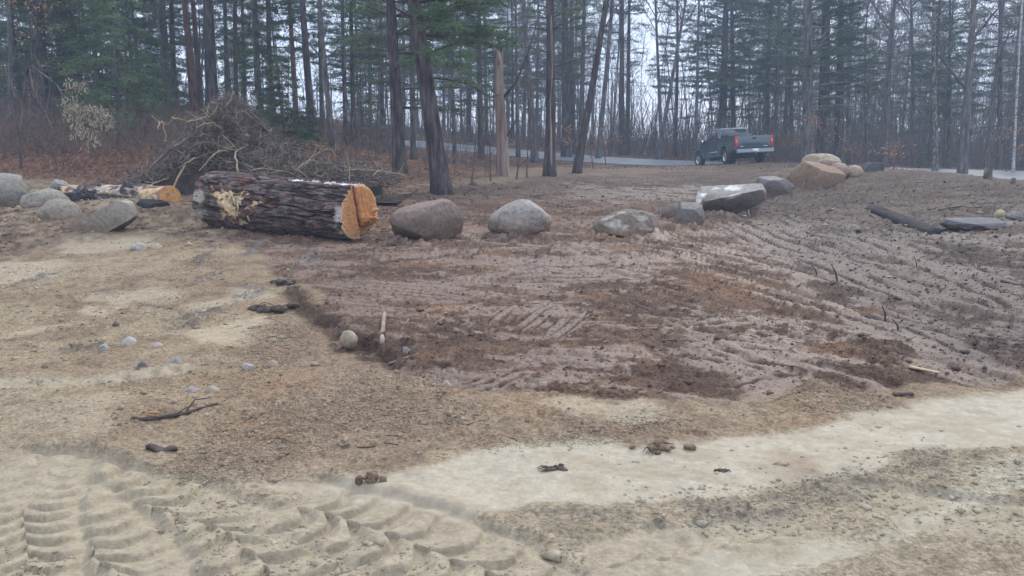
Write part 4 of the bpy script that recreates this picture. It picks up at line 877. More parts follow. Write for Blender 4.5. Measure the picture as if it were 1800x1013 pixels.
# ---------------------------------------------------------------- pickup truck
def truck():
    fl = at(1232, 293, 45.2); rl = at(1278, 289.5, 41.7); rr_ = at(1334, 284, 41.2)
    for p in (fl, rl, rr_): p[2] = gz(p[0], p[1])
    fwd = fl - rl; fwd /= np.linalg.norm(fwd); left = rl - rr_; left -= fwd * (left @ fwd); left /= np.linalg.norm(left); up = np.cross(fwd, left)
    # origin: ground point below the rear axle centre
    org = rl - left * .86
    root = empty('pickup_truck', tuple(org)); Mx = Matrix(((fwd[0], left[0], up[0]), (fwd[1], left[1], up[1]), (fwd[2], left[2], up[2]))); root.rotation_euler = Mx.to_euler()
    tag(root, 'dark blue green pickup truck parked nose down beside the road', 'pickup truck')
    paint = plain('truck_paint', (.052, .080, .096), .25, .3, .5, .7); M['truck_paint'] = paint
    glass = plain('truck_glass', (.012, .02, .025), .06, 0, .9); rub = plain('tyre_rubber', (.018, .018, .02), .85); chrome = plain('chrome', (.55, .57, .6), .25, 1)
    blk = plain('black_plastic', (.015, .016, .018), .6); red = plain('red_lens', (.45, .03, .02), .25); amb = plain('amber_lens', (.7, .22, .03), .25); wht = plain('white_plate', (.75, .75, .75), .5)
    WB = 3.64; W2 = .97; wr = .40
    def arch(cx, r=.50, z0=.0, a0=0, a1=math.pi, n=14): return [(cx + r * math.cos(a), wr + r * math.sin(a) * .98) for a in np.linspace(a0, a1, n)]
    def side_panel(prof, y0, y1, nm, m=paint, bev=.02):
        mb = MB(); mb.prism(prof, y0, y1); return mb.build(nm, m, root, smooth=False, bevel=bev)
    # cab and nose lower body (closed block with wheel arch cut out on the side outline)
    nose = [(.98, .42), (WB - .52, .42)] + arch(WB, .50, a0=math.pi, a1=0) [0:] + [(WB + .90, .45), (WB + .95, .75), (WB + .92, 1.02), (WB + .75, 1.12), (WB - .45, 1.19), (2.35, 1.24), (.98, 1.24)]
    def taper(prof, ys, nm, m=paint):
        # loft the side outline at several widths, pulled in a little at the top and at the bottom
        p = np.array(prof); n = len(p); V = []
        zt = p[:, 1].max(); 
        for y in ys: 
            q = p.copy(); yy = np.full(n, y) * (1 - .05 * sst(.95, zt, p[:, 1]) - .03 * sst(.7, .4, p[:, 1])); V.append(np.c_[q[:, 0], yy, q[:, 1]])
        V = np.vstack(V); K = len(ys); F = [(k * n + (i + 1) % n, k * n + i, (k + 1) * n + i, (k + 1) * n + (i + 1) % n) for k in range(K - 1) for i in range(n)]
        me = bpy.data.meshes.new(nm); me.from_pydata([tuple(v) for v in V], [], [list(f) for f in F] + [list(range(n)), list(range(K * n - 1, (K - 1) * n - 1, -1))])
        me.materials.append(m); o = bpy.data.objects.new(nm, me); COL.objects.link(o); o.parent = root; b = o.modifiers.new('bevel', 'BEVEL'); b.width = .025; b.segments = 2; b.limit_method = 'ANGLE'; b.angle_limit = .6
        me.validate(); return o
    taper(nose, [-W2, W2], 'body')
    # bed sides with flared rear arch
    bed = [(-1.22, .62), (-.52, .60), (-.50, .42)] + [(.50 * math.cos(a), wr + .52 * math.sin(a)) for a in np.linspace(math.pi, 0, 14)] + [(.52, .42), (.97, .42), (.97, 1.30), (-1.22, 1.30)]
    for sgn in (1, -1):
        a, b = (W2 - .10) * sgn, W2 * sgn; side_panel(bed, min(a, b), max(a, b), 'bed_side')
        mb = MB(); th = np.linspace(.15, math.pi - .15, 12); pts = [(.53 * math.cos(t), sgn * (W2 + .012), wr + .55 * math.sin(t)) for t in th]; mb.tube(pts, .03, 6); mb.build('wheel_arch', paint, root)
        mb = MB(); mb.tube([(-1.2, sgn * (W2 - .05), 1.315), (.95, sgn * (W2 - .05), 1.315)], .035, 6); mb.build('bed_rail', blk, root)
    mb = MB(); mb.box((-.12, 0, .72), (2.15, 1.74, .06)); mb.box((-.12, 0, .55), (2.0, .9, .2)); mb.build('bed_floor', blk, root, smooth=False)
    mb = MB(); mb.box((.95, 0, 1.0), (.05, 1.74, .58)); mb.build('bed_front', paint, root, smooth=False)
    tg = MB(); tg.box((-1.225, 0, .985), (.07, 1.64, .65)); tg.box((-1.262, 0, 1.04), (.012, 1.40, .40)); tgo = tg.build('tailgate', paint, root, smooth=False, bevel=.012)
    mb = MB(); mb.box((-1.272, 0, 1.18), (.02, .20, .07)); mb.build('handle', blk, tgo, smooth=False)
    mb = MB(); mb.box((-1.270, .62, .80), (.01, .16, .035)); mb.build('badge', chrome, tgo, smooth=False)
    mb = MB(); mb.box((-1.270, -.58, .80), (.01, .24, .035)); mb.build('badge', chrome, tgo, smooth=False)
    for sgn in (1, -1):
        mb = MB(); mb.box((-1.235, sgn * .89, 1.03), (.07, .155, .50)); t = mb.build('tail_light', red, root, smooth=False, bevel=.015)
        mb = MB(); mb.box((-1.274, sgn * .89, 1.04), (.012, .10, .16)); mb.build('indicator_lens', amb, t, smooth=False)
    # rear bumper with step, plate
    mb = MB(); M['bumper'] = plain('bumper_steel', (.22, .24, .26), .4, .8); mb.prism([(-1.42, .50), (-1.24, .48), (-1.20, .70), (-1.40, .70)], -.93, .93); bpo = mb.build('rear_bumper', M['bumper'], root, smooth=False, bevel=.02)
    mb = MB(); mb.box((-1.31, 0, .712), (.20, 1.7, .02)); mb.build('bumper_step', blk, bpo, smooth=False)
    mb = MB(); mb.box((-1.424, 0, .60), (.01, .32, .155)); mb.build('number_plate', wht, root, smooth=False)
    mb = MB(); mb.tube([(-1.36, 0, .44), (-1.50, 0, .44), (-1.50, 0, .50)], [.03, .03, .03], 8); V, T = ico(2); mb.add(V * .035 + [-1.50, 0, .53], tris=T); mb.build('tow_hitch', chrome, root)
    mb = MB(); mb.tube([(-.9, -.55, .40), (-1.25, -.72, .38)], .035, 8); mb.build('exhaust_pipe', chrome, root)
    # greenhouse
    zb = 1.22
    def loop(z, x0, x1, y): return [(x0, -y, z), (x1, -y, z), (x1, y, z), (x0, y, z)]
    Lb = loop(zb, 1.00, 2.95, .93); Lt = loop(1.82, 1.13, 2.25, .72); Lr = loop(1.875, 1.28, 2.12, .60)
    V = Lb + Lt + Lr; F = [[4 * k + j, 4 * k + (j + 1) % 4, 4 * k + 4 + (j + 1) % 4, 4 * k + 4 + j] for k in range(2) for j in range(4)] + [[8, 9, 10, 11], [3, 2, 1, 0]]
    me = bpy.data.meshes.new('cab'); me.from_pydata(V, [], F); me.materials.append(paint); cab = bpy.data.objects.new('cab', me); COL.objects.link(cab); cab.parent = root
    b = cab.modifiers.new('bevel', 'BEVEL'); b.width = .05; b.segments = 3; b.limit_method = 'ANGLE'; b.angle_limit = .3
    def quadpane(nm, P, nrm, off=.012, mt=glass):
        P = np.array(P, float); n = np.array(nrm, float); n /= np.linalg.norm(n); Q = np.vstack([P + n * off, P - n * .02]); mb = MB(); mb.add(Q, [(0, 1, 2, 3), (7, 6, 5, 4)] + [(i, i + 4, (i + 1) % 4 + 4, (i + 1) % 4) for i in range(4)]); return mb.build(nm, mt, root, smooth=False)
    def lerp(a, b, t): return np.array(a) * (1 - t) + np.array(b) * t
    lb = [np.array(v) for v in Lb]; lt = [np.array(v) for v in Lt]
    # rear window
    def sub(a, b, c, d, u0, u1, v0, v1):   # a-b bottom, d-c top
        f = lambda u, v: lerp(lerp(a, b, u), lerp(d, c, u), v); return [f(u0, v0), f(u1, v0), f(u1, v1), f(u0, v1)]
    quadpane('rear_window', sub(lb[3], lb[0], lt[0], lt[3], .08, .92, .16, .92), (-1, 0, .25))
    quadpane('windscreen', sub(lb[1], lb[2], lt[2], lt[1], .06, .94, .08, .94), (.65, 0, .75))
    for sgn, (a, b, c, d) in ((1, (lb[3], lb[2], lt[2], lt[3])), (-1, (lb[0], lb[1], lt[1], lt[0]))):
        quadpane('side_window', sub(a, b, c, d, .06, .33, .12, .90), (0, sgn, .35)); quadpane('side_window', sub(a, b, c, d, .38, .90, .12, .90), (0, sgn, .35))
        mb = MB(); mb.box((2.62, sgn * 1.08, 1.27), (.12, .24, .24)); mr = mb.build('side_mirror', blk, root, smooth=False, bevel=.03)
        mb = MB(); mb.box((2.555, sgn * 1.09, 1.27), (.01, .18, .18)); mb.build('mirror_glass', chrome, mr, smooth=False)
        mb = MB(); mb.box((2.0, sgn * (W2 + .006), .66), (2.0, .02, .06)); mb.build('side_moulding', chrome, root, smooth=False)
        mb = MB(); mb.box((1.62, sgn * (W2 - .02), 1.08), (.18, .03, .04)); mb.build('door_handle', blk, root, smooth=False)
        for dx in (1.28, 2.72): 
            mb = MB(); mb.box((dx, sgn * (W2 - .004), .82), (.012, .012, .68)); mb.build('door_seam', blk, root, smooth=False)
        mb = MB(); mb.box((WB + .90, sgn * .74, .88), (.08, .30, .18)); mb.build('headlight', wht, root, smooth=False)
    mb = MB(); mb.box((1.14, 0, 1.80), (.03, .34, .035)); mb.build('brake_light', red, root, smooth=False)
    mb = MB(); mb.box((WB + .96, 0, .55), (.14, 1.84, .22)); mb.build('front_bumper', chrome, root, smooth=False, bevel=.03)
    mb = MB(); mb.box((1.5, 0, .40), (3.6, .9, .18)); mb.tube([(0, -.8, wr), (0, .8, wr)], .06, 8); mb.build('chassis', blk, root, smooth=False)
    # wheels
    def lathe(prof, y, sgn, seg=28):
        V = []; n = len(prof)
        for k in range(seg):
            a = 2 * math.pi * k / seg
            for r_, o_ in prof: V.append((r_ * math.cos(a), sgn * o_, r_ * math.sin(a)))
        F = [(k * n + i, k * n + i + 1, ((k + 1) % seg) * n + i + 1, ((k + 1) % seg) * n + i) for k in range(seg) for i in range(n - 1)]; return np.array(V), F
    for cx in (0, WB):
        for sgn in (1, -1):
            w = empty('wheel', (cx, sgn * .86, wr)); w.parent = root
            if cx: w.rotation_euler = (0, 0, .12)
            V, F = lathe([(.22, .08), (.27, .13), (.34, .135), (.385, .115), (.40, .06), (.40, -.06), (.385, -.115), (.27, -.13), (.22, -.10)], 0, sgn); mb = MB(); mb.add(V, F); mb.build('tyre', rub, w)
            V, F = lathe([(.02, .095), (.07, .095), (.08, .06), (.20, .055), (.225, .10), (.235, .12), (.225, -.10)], 0, sgn); mb = MB(); mb.add(V, F); rim = mb.build('rim', chrome, w)
            for k in range(6):
                a = k * math.pi / 3; mb = MB(); Mr = np.array(Matrix.Rotation(-a, 3, 'Y')); mb.box(Mr @ np.array([.135, 0, 0]) + [0, sgn * .075, 0], (.12, .03, .035), Mr); mb.build('spoke', chrome, rim, smooth=False)
truck()

# ---------------------------------------------------------------- needle sprays, twigs and trees
def blades(Cn, Dr, L, w, g, k, spread=.8, droop=0.):
    """k thin triangles fanning from every centre"""
    N = len(Cn); c = np.repeat(Cn, k, 0); d = np.repeat(Dr, k, 0) + g.normal(size=(N * k, 3)) * spread; d[:, 2] -= droop; d /= np.linalg.norm(d, axis=1)[:, None] + 1e-9
    q = np.cross(d, g.normal(size=(N * k, 3))); q /= np.linalg.norm(q, axis=1)[:, None] + 1e-9
    l = L * g.uniform(.6, 1.3, N * k)[:, None]; ww = w * g.uniform(.6, 1.3, N * k)[:, None]
    V = np.stack([c - q * ww / 2, c + q * ww / 2, c + d * l], 1).reshape(-1, 3); return V, np.arange(N * k * 3).reshape(-1, 3)
def leaves(Cn, L, w, g, k, droop=.3):
    N = len(Cn) * k; c = np.repeat(Cn, k, 0) + g.normal(size=(N, 3)) * L * .7; d = g.normal(size=(N, 3)); d[:, 2] -= droop; d /= np.linalg.norm(d, axis=1)[:, None]
    q = np.cross(d, g.normal(size=(N, 3))); q /= np.linalg.norm(q, axis=1)[:, None]; l = L * g.uniform(.6, 1.3, N)[:, None]
    V = np.stack([c, c + d * l * .5 + q * w / 2, c + d * l, c + d * l * .5 - q * w / 2], 1).reshape(-1, 3); return V, np.arange(N * 4).reshape(-1, 4)

class Tree:
    def __init__(s, seed): s.g = np.random.default_rng(seed); s.trunk = MB(); s.limb = MB(); s.nd = []; s.lf = []; s.wood2 = MB()
def trunk_path(g, H, lean=(0, 0), bow=.15, n=14):
    t = np.linspace(0, 1, n); P = np.c_[lean[0] * t * H, lean[1] * t * H, t * H]
    P[:, :2] += (np.sin(t * math.pi * g.uniform(.8, 1.6) + 0) * bow * g.uniform(-1, 1))[:, None] * g.normal(size=2)[None]; P[:, :2] -= 0
    P[:, :2] += np.cumsum(g.normal(size=(n, 2)) * .012 * H / 14, 0) * t[:, None]; P[:, :2] -= P[0, :2]; return P
def trunk_tube(mb, P, r, sides=12, flare=1.5):
    n = len(P); t = np.linspace(0, 1, n); rr = r * (1 - .75 * t) 
    z = np.linspace(0, 1, n * 3); Q = np.stack([np.interp(z, t, P[:, k]) for k in range(3)], 1); rq = np.interp(z, t, rr); rq = rq * (1 + (flare - 1) * np.exp(-Q[:, 2] / .35)); Q0 = Q.copy(); Q0[0, 2] -= .4
    mb.tube(Q0, rq, sides)
def pine(T, H=18, r=.2, z0=2.0, lean=(0, 0), zfull=6, bow=.15, nlow=10, dens=1.0, maxl=3.2, side=None, sides=12):
    g = T.g; P = trunk_path(g, H, lean, bow); trunk_tube(T.trunk, P, r, sides); zz = z0; Cn = []; Dr = []
    def pt(z): return np.array([np.interp(z, P[:, 2], P[:, k]) for k in (0, 1)] + [z])
    while zz < H - .4:
        f = zz / H; nb = g.integers(3, 6) if zz > zfull else g.integers(1, 4)
        for b in range(nb):
            a = g.uniform(0, 6.283); 
            if side is not None and g.random() < .6: a = side + g.normal() * .7
            L = maxl * (1 - f) ** .75 * g.uniform(.55, 1.1) + .3
            if zz < zfull: L *= g.uniform(.5, 1.0)
            rise = g.uniform(-.12, .25) + f * .4; n = 6; s_ = np.linspace(0, 1, n); o = pt(zz)
            B = np.c_[np.cos(a) * L * s_, np.sin(a) * L * s_, rise * L * s_ - .10 * L * s_ ** 2 * 1.5] + o + np.cumsum(g.normal(size=(n, 3)) * .04 * L * [1, 1, .6], 0) * s_[:, None]
            T.limb.tube(B, np.linspace(max(.012, r * .16 * (1 - f * .5)), .005, n), 4, cap=False)
            dead = zz < zfull and g.random() < (.75 - .5 * zz / zfull)
            m = int((4 + L * 5) * (1 if not dead else .6)) ; t = g.uniform(.25 if not dead else .1, 1.0, m); 
            for ti in t:
                q = np.array([np.interp(ti, s_, B[:, k]) for k in range(3)]); sd_ = 1 if g.random() < .5 else -1; aa = a + sd_ * g.uniform(.5, 1.1); l = L * .38 * (1.15 - ti) * g.uniform(.5, 1.2) + .15
                e = q + np.array([np.cos(aa) * l, np.sin(aa) * l, g.uniform(-.12, .12) * l]); T.limb.tube([q, (q + e) / 2 + g.normal(size=3) * .03, e], [.006, .005, .003], 3, cap=False)
                if not dead:
                    c = max(1, int(l / .13 * dens)); u = g.uniform(.15, 1.05, c)[:, None]; Cn.append(q * (1 - u) + e * u + g.normal(size=(c, 3)) * .03); Dr.append(np.tile((e - q) / (l + .01) * .9 + [0, 0, .25], (c, 1)))
            if not dead: 
                u = g.uniform(.4, 1, int(3 * dens) + 1)[:, None]; Cn.append(B[2] * (1 - u) + B[-1] * u); Dr.append(np.tile((B[-1] - B[-2]) / L * 3 + [0, 0, .2], (len(u), 1)))
        zz += g.uniform(.28, .55) if zz > zfull else g.uniform(.35, .8)
    if Cn: T.nd.append(blades(np.vstack(Cn), np.vstack(Dr), .15, .022, g, 7, .75))
    return P
def hemlock(T, H=9, r=.09, z0=.4, width=.26, dens=1.0):
    g = T.g; P = trunk_path(g, H, (g.normal() * .01, 0), .05); trunk_tube(T.trunk, P, r, 8); zz = z0; Cn = []; Dr = []
    while zz < H - .1:
        f = zz / H; 
        for b in range(g.integers(3, 6)):
            a = g.uniform(0, 6.283); L = H * width * (1 - f) ** .8 * g.uniform(.55, 1.1) + .15; n = 5; s_ = np.linspace(0, 1, n); o = np.array([np.interp(zz, P[:, 2], P[:, 0]), np.interp(zz, P[:, 2], P[:, 1]), zz])
            B = np.c_[np.cos(a) * L * s_, np.sin(a) * L * s_, .12 * L * s_ - .32 * L * s_ ** 2] + o; T.limb.tube(B, np.linspace(.014, .004, n), 3, cap=False)
            m = max(4, int(L * 15 * dens)); t = g.uniform(.15, 1, m)[:, None]; q = np.stack([np.interp(t[:, 0], s_, B[:, k]) for k in range(3)], 1)
            sd_ = np.sign(g.normal(size=m)); aa = a + sd_ * g.uniform(.5, 1.2, m); l = (L * .42 * (1.1 - t[:, 0]) + .12) * g.uniform(.5, 1.1, m); dr = np.c_[np.cos(aa), np.sin(aa), g.uniform(-.45, .0, m)]
            for k in range(3): Cn.append(q + dr * (l * (.2 + .33 * k))[:, None] + g.normal(size=(m, 3)) * .02); Dr.append(dr * .9 + [0, 0, -.15])
        zz += g.uniform(.16, .3)
    T.nd.append(blades(np.vstack(Cn), np.vstack(Dr), .13, .028, g, 4, .5, .1)); return P
def bare(T, H=14, r=.13, lean=(0, 0), fork=.5, bow=.25, spread=.55, twigs=1.0, low=.25, sides=10, depth=4):
    g = T.g; P = trunk_path(g, H, lean, bow); trunk_tube(T.trunk, P, r, sides)
    tips = []
    def grow(o, d, L, rad, lv):
        n = 5; pts = [o]; dd = d.copy()
        for k in range(n - 1): dd = dd + g.normal(size=3) * .13 + [0, 0, .06]; dd /= np.linalg.norm(dd); pts.append(pts[-1] + dd * L / (n - 1))
        pts = np.array(pts); T.limb.tube(pts, np.linspace(rad, rad * .5, n), 5 if lv < 2 else 3, cap=False)
        if lv >= depth - 1:
            tips.extend([(pts[k], dd) for k in range(1, n)]); return
        for k in range(g.integers(2, 5)):
            i = g.integers(1, n); e = g.normal(size=3); e -= dd * (e @ dd); e /= np.linalg.norm(e); nd = dd + e * spread * g.uniform(.6, 1.5); nd /= np.linalg.norm(nd); grow(pts[i], nd, L * g.uniform(.45, .75), rad * .55, lv + 1)
    z = H * low
    while z < H * .98:
        f = z / H; o = np.array([np.interp(z, P[:, 2], P[:, 0]), np.interp(z, P[:, 2], P[:, 1]), z]); a = g.uniform(0, 6.283); up = g.uniform(.3, 1.1) + (.3 if f > fork else 0); d = np.array([math.cos(a), math.sin(a), up]); d /= np.linalg.norm(d)
        big = g.random() < (.55 if f > fork else .2); grow(o, d, H * (.20 if big else .10) * (1.15 - f) + .4, r * (.4 if big else .17) * (1.1 - f * .7), 1 if big else 2); z += g.uniform(.25, .6) * (1 if f > fork else 1.7)
    if tips:
        c = np.array([t[0] for t in tips]); d = np.array([t[1] for t in tips]); T.nd2 = blades(c, d, .55, .012, g, max(1, int(3 * twigs)), .55)
    return P
def snag_leaves(T, n, zr, rr, L=.09, w=.05, k=3):
    g = T.g; c = np.c_[g.normal(size=(n, 2)) * rr, g.uniform(zr[0], zr[1], n)]; T.lf.append(leaves(c, L, w, g, k))
def finish(T, name, loc, label, cat, group, bark, foli=None, rotz=0, limbm='limb', parts=None, leafm='beech'):
    root = empty(name, tuple(loc), (0, 0, rotz)); tag(root, label, cat, group)
    T.trunk.build('trunk', M[bark], root)
    kk = []
    if T.limb.n:
        tag(T.limb.build('branches', M[limbm], root), kind='stuff')
    if getattr(T, 'nd2', None) is not None: mb = MB(); mb.add(T.nd2[0], tris=T.nd2[1]); tag(mb.build('twigs', M['twig'], root, smooth=False), kind='stuff')
    if T.nd:
        mb = MB(); [mb.add(v, tris=t) for v, t in T.nd]; tag(mb.build('crown', M[foli or 'needles'], root, smooth=False), kind='stuff')
    if T.lf: mb = MB(); [mb.add(v, q) for v, q in T.lf]; tag(mb.build('leaves', M[leafm], root, smooth=False), kind='stuff')
    kids[root.name] = [c for c in COL.objects if c.parent == root] if False else list(root.children)
    return root

def place(px, py, D):
    p = at(px, py, D); p[2] = gz(p[0], p[1]) - .03; return p
# every tree one can tell apart: base x, base y, distance, width px, x at the frame's top edge, kind, bark, label
M['bark_speck'] = mat('bark_speck', [(.05, .045, .04), (.13, .115, .10), (.30, .27, .24)], scale=9, rough=.9, bump=.5, stretch=(1, 1, .5), spec=.1, pos=(.38, .62))
HERO = [
 (342,200,37,11,326,'pine','bark_red','slender reddish pine trunk left of the thick dark one above the brush pile',dict(z0=6,zfull=9)),
 (353,198,41,8,338,'pine','bark_red','dark reddish trunk hidden half behind the slender reddish pine',dict(z0=7,zfull=9)),
 (373,190,36,20,365,'pine','bark_pine','thick dark pine trunk behind the peak of the brush pile',dict(z0=6.5,zfull=10)),
 (400,205,44,8,396,'bare','bark_grey','thin grey trunk right of the thick dark pine behind the brush pile',{}),
 (416,208,40,8,413,'pine','bark_red','thin reddish trunk second right of the thick dark pine behind the brush pile',dict(z0=7,zfull=9)),
 (431,215,46,7,426,'bare','bark_grey','thin dark trunk third right of the thick dark pine behind the brush pile',{}),
 (310,205,42,9,302,'pine','bark_pine','dark trunk left of the slender reddish pine',dict(z0=4,zfull=8)),
 (80,240,33,18,66,'pine','bark_pine','dark pine trunk standing among the dense evergreens at far left',dict(z0=3,zfull=5,dens=1.4)),
 (112,235,38,12,104,'pine','bark_pine','dark pine trunk second from the far left evergreens',dict(z0=3,zfull=5,dens=1.4)),
 (24,240,31,9,14,'bare','bark_grey','thin leaning grey tree at the far left edge',{}),
 (290,210,47,10,282,'pine','bark_pine','dark pine deep behind the light green hemlock',dict(z0=2,zfull=5,dens=1.4)),
 (522,222,38,9,509,'pine','bark_red','slim reddish trunk right of the brush pile, left of the brown one',dict(z0=6,zfull=8)),
 (549,226,35,13,533,'pine','bark_pine','straight brown trunk between the slim reddish trunk and the thin grey ones',dict(z0=5,zfull=8)),
 (565,220,42,7,556,'bare','bark_grey','thin grey stem just right of the straight brown trunk',{}),
 (586,252,32,9,571,'bare','bark_grey','dark thin trunk with rough bark at the right edge of the brush pile',dict(low=.45)),
 (622,236,40,9,616,'pine','bark_pine','dark trunk half hidden by pine boughs left of the two big pines',dict(z0=2.5,zfull=5)),
 (703,303,26.5,21,686,'pine','bark_pine','big dark straight pine, left one of the two big foreground pines',dict(z0=2.0,zfull=3.6,side=0,nlow=12,dens=1.25)),
 (727,290,33,9,722,'pine','bark_grey','thin trunk close behind the big straight dark pine',dict(z0=3,zfull=5)),
 (778,333,21.8,30,731,'pine','bark_pine','big dark leaning pine, right one of the two big foreground pines',dict(z0=2.4,zfull=3.3,side=.2,dens=1.35,maxl=3.6)),
 (800,290,38,7,795,'bare','bark_grey','thin bare stem right behind the big leaning pine',{}),
 (846,270,48,11,842,'pine','bark_pine','dark far trunk beyond the road between leaning pine and broken snag',dict(z0=3,zfull=6)),
 (941,272,47,12,921,'bare','bark_grey','slightly leaning bare tree beyond the road left of the scarred pine',dict(low=.4)),
 (911,268,50,7,908,'bare','bark_grey','thin bare tree right behind the broken snag',{}),
 (966,299,30.5,18,964,'pine','bark_pine','dark pine trunk with a pale scar down its front',dict(z0=3.4,zfull=6.5,dens=.8)),
 (996,268,52,16,993,'pine','bark_pine','first dark trunk right of the scarred pine',dict(z0=5,zfull=9)),
 (1008,268,55,10,1005,'pine','bark_pine','second dark trunk right of the scarred pine, close beside the first',dict(z0=5,zfull=9)),
 (1020,270,50,10,1027,'pine','bark_pine','dark trunk left of the leaning tree at the road edge',dict(z0=5,zfull=9)),
 (1013,295,33.5,13,1064,'bare','bark_pine','dark curved tree leaning right over the road edge',dict(low=.42,bow=.1)),
 (1051,276,52,9,1076,'bare','bark_grey','grey bare tree leaning right behind the curved one',dict(low=.4)),
 (1092,277,58,10,1094,'pine','bark_pine','left of the twin trunks in the middle beyond the road',dict(z0=5,zfull=9)),
 (1103,277,60,8,1106,'pine','bark_pine','right of the twin trunks in the middle beyond the road',dict(z0=5,zfull=9)),
 (1156,279,53,7,1206,'bare','bark_grey','slender forked tree leaning right in the open gap left of the truck',dict(low=.5)),
 (1164,279,56,6,1152,'bare','bark_grey','slender tree leaning left behind the slender forked tree',dict(low=.5)),
 (1222,284,56,6,1228,'bare','bark_grey','thin straight bare tree just left of the truck nose',{}),
 (1268,286,58,15,1277,'pine','bark_pine','thick dark pine rising directly behind the truck cab',dict(z0=3.5,zfull=5.5,dens=1.5,maxl=4.6)),
 (1290,286,62,10,1287,'pine','bark_pine','dark pine right behind the truck tailgate',dict(z0=4,zfull=6,dens=1.3,maxl=4)),
 (1420,287,46,20,1420,'pine','bark_grey','thick grey trunk with low lichen covered limbs above the right rock pile',dict(z0=4.0,zfull=6.5,side=0,maxl=4.4)),
 (1447,287,47,22,1452,'pine','bark_pine','thick dark trunk just right of the lichen limbed one',dict(z0=5,zfull=7,dens=1.3,side=0)),
 (1474,288,49,17,1480,'pine','bark_pine','dark trunk third in the cluster above the right rock pile',dict(z0=4.6,zfull=7,dens=1.2,side=0)),
 (1493,288,52,8,1500,'bare','bark_grey','thin leaning trunk at the right end of the thick trunk cluster',{}),
 (1554,287,50,9,1576,'bare','bark_grey','leaning bare tree right of the thick trunk cluster',dict(low=.4)),
 (1603,289,55,7,1600,'bare','bark_grey','thin straight bare tree midway between leaning tree and pale speckled trunk',{}),
 (1645,295,44,9,1640,'bare','bark_speck','pale speckled trunk at right, left of the big forked tree',dict(low=.5)),
 (1668,295,54,7,1672,'pine','bark_pine','thin dark trunk between pale speckled trunk and big forked tree',dict(z0=3,zfull=6)),
 (1692,300,42,14,1712,'bare','bark_grey','big dark tree forking near the top at right',dict(low=.30,fork=.3,spread=.7)),
 (1733,300,52,7,1767,'bare','bark_grey','slim tree leaning right beyond the big forked tree',{}),
 (1757,300,56,9,1760,'pine','bark_pine','dark pine at right behind the slim leaning tree',dict(z0=2.5,zfull=5)),
 (1781,303,44,4.5,1798,'bare','bark_birch','white birch with slim trunk at the far right',dict(low=.5,twigs=.6)),
 (652,258,52,7,650,'bare','bark_grey','thin bare stem seen left of the big straight dark pine',{}),
 (672,262,55,8,668,'pine','bark_pine','dark far trunk touching the left side of the big straight pine',dict(z0=3,zfull=5)),
 (1362,285,58,7,1368,'bare','bark_grey','thin bare tree right of the truck, midway to the thick trunks',{}),
 (1392,286,60,8,1388,'pine','bark_pine','thin dark pine between the truck and the thick trunk cluster',dict(z0=3,zfull=6,maxl=3.6)),
 (608,240,47,8,602,'pine','bark_pine','dark trunk behind and right of the rough thin trunk',dict(z0=3,zfull=5)),
 (478,215,42,9,470,'pine','bark_pine','dark pine behind the right shoulder of the brush pile',dict(z0=2,zfull=4,dens=1.3)),
 (1186,281,64,7,1190,'pine','bark_pine','slim dark pine far beyond the road in the open gap',dict(z0=3,zfull=6)),
]
for i, (px, py, D, w, tx, kind, bk, lb, kw) in enumerate(HERO):
    p = place(px, py, D); q = at(tx, 0, D); r = w / FPX * D / 2; lean = ((q[0] - p[0]) / (q[2] - p[2]), R.uniform(-.01, .01))
    T = Tree(900 + i); vis = q[2] - p[2]; H = max(13, vis + R.uniform(4, 7))
    if kind == 'pine': pine(T, H=H, r=r * 1.1, lean=lean, bow=.06, **{**dict(z0=3, zfull=6), **{k: (v * .75 if k in ('z0', 'zfull') and D > 30 and not 900 < px < 1130 else v) for k, v in kw.items()}}); finish(T, 'pine_tree', p, lb, 'pine tree', None, bk, limbm='limb_lichen' if 'lichen' in lb and 'thick grey' in lb else 'limb')
    else:
        kw = dict(kw); kw.setdefault('low', .3); bare(T, H=H, r=r * 1.1, lean=lean, **{**dict(bow=.12), **kw}); finish(T, 'birch_tree' if 'birch' in bk else 'bare_tree', p, lb, 'tree', None, bk)
# the pale scar on the dark pine
p = place(966, 299, 30.5); mb = MB(); z = np.linspace(.2, 5.6, 14); mb.tube(np.c_[.03 + .0 * z + .02 * np.sin(z * 2), -np.interp(z, [0, 6], [.215, .165]), z], np.r_[.01, np.full(12, .045), .01], 6)
sc_ = mb.build('scar', M['bark_tan']); sc_.parent = [o for o in COL.objects if o.get('label', '').startswith('dark pine trunk with a pale scar')][0]
# curved limb arcs of the lichen pine
lp = [o for o in COL.objects if o.get('label', '').startswith('thick grey trunk with low lichen')][0]
for k, (z, dx, dz, ln) in enumerate([(5.3, 1, .25, 3.4), (4.4, 1, -.05, 3.2), (3.9, 1, -.18, 3.0), (5.6, -1, .1, 2.6), (4.7, -1, -.1, 2.3), (6.4, 1, .5, 2.8), (6.6, 1, .9, 2.2), (3.3, 1, -.1, 3.3)]):
    t = np.linspace(0, 1, 9); P = np.c_[dx * t * ln, -.2 - .5 * t, z + dz * ln * t + .25 * np.sin(t * 3)]; P += np.cumsum(rng.normal(size=P.shape) * .03, 0); mb = MB(); mb.tube(P, np.linspace(.045, .012, 9), 5)
    for j in range(8):
        a = P[rng.integers(2, 9)]; mb.tube([a, a + rng.normal(size=3) * .25 + [dx * .2, 0, 0], a + rng.normal(size=3) * .35 + [dx * .5, 0, 0]], [.012, .008, .004], 3)
    mb.build('branch', M['limb_lichen'], lp)

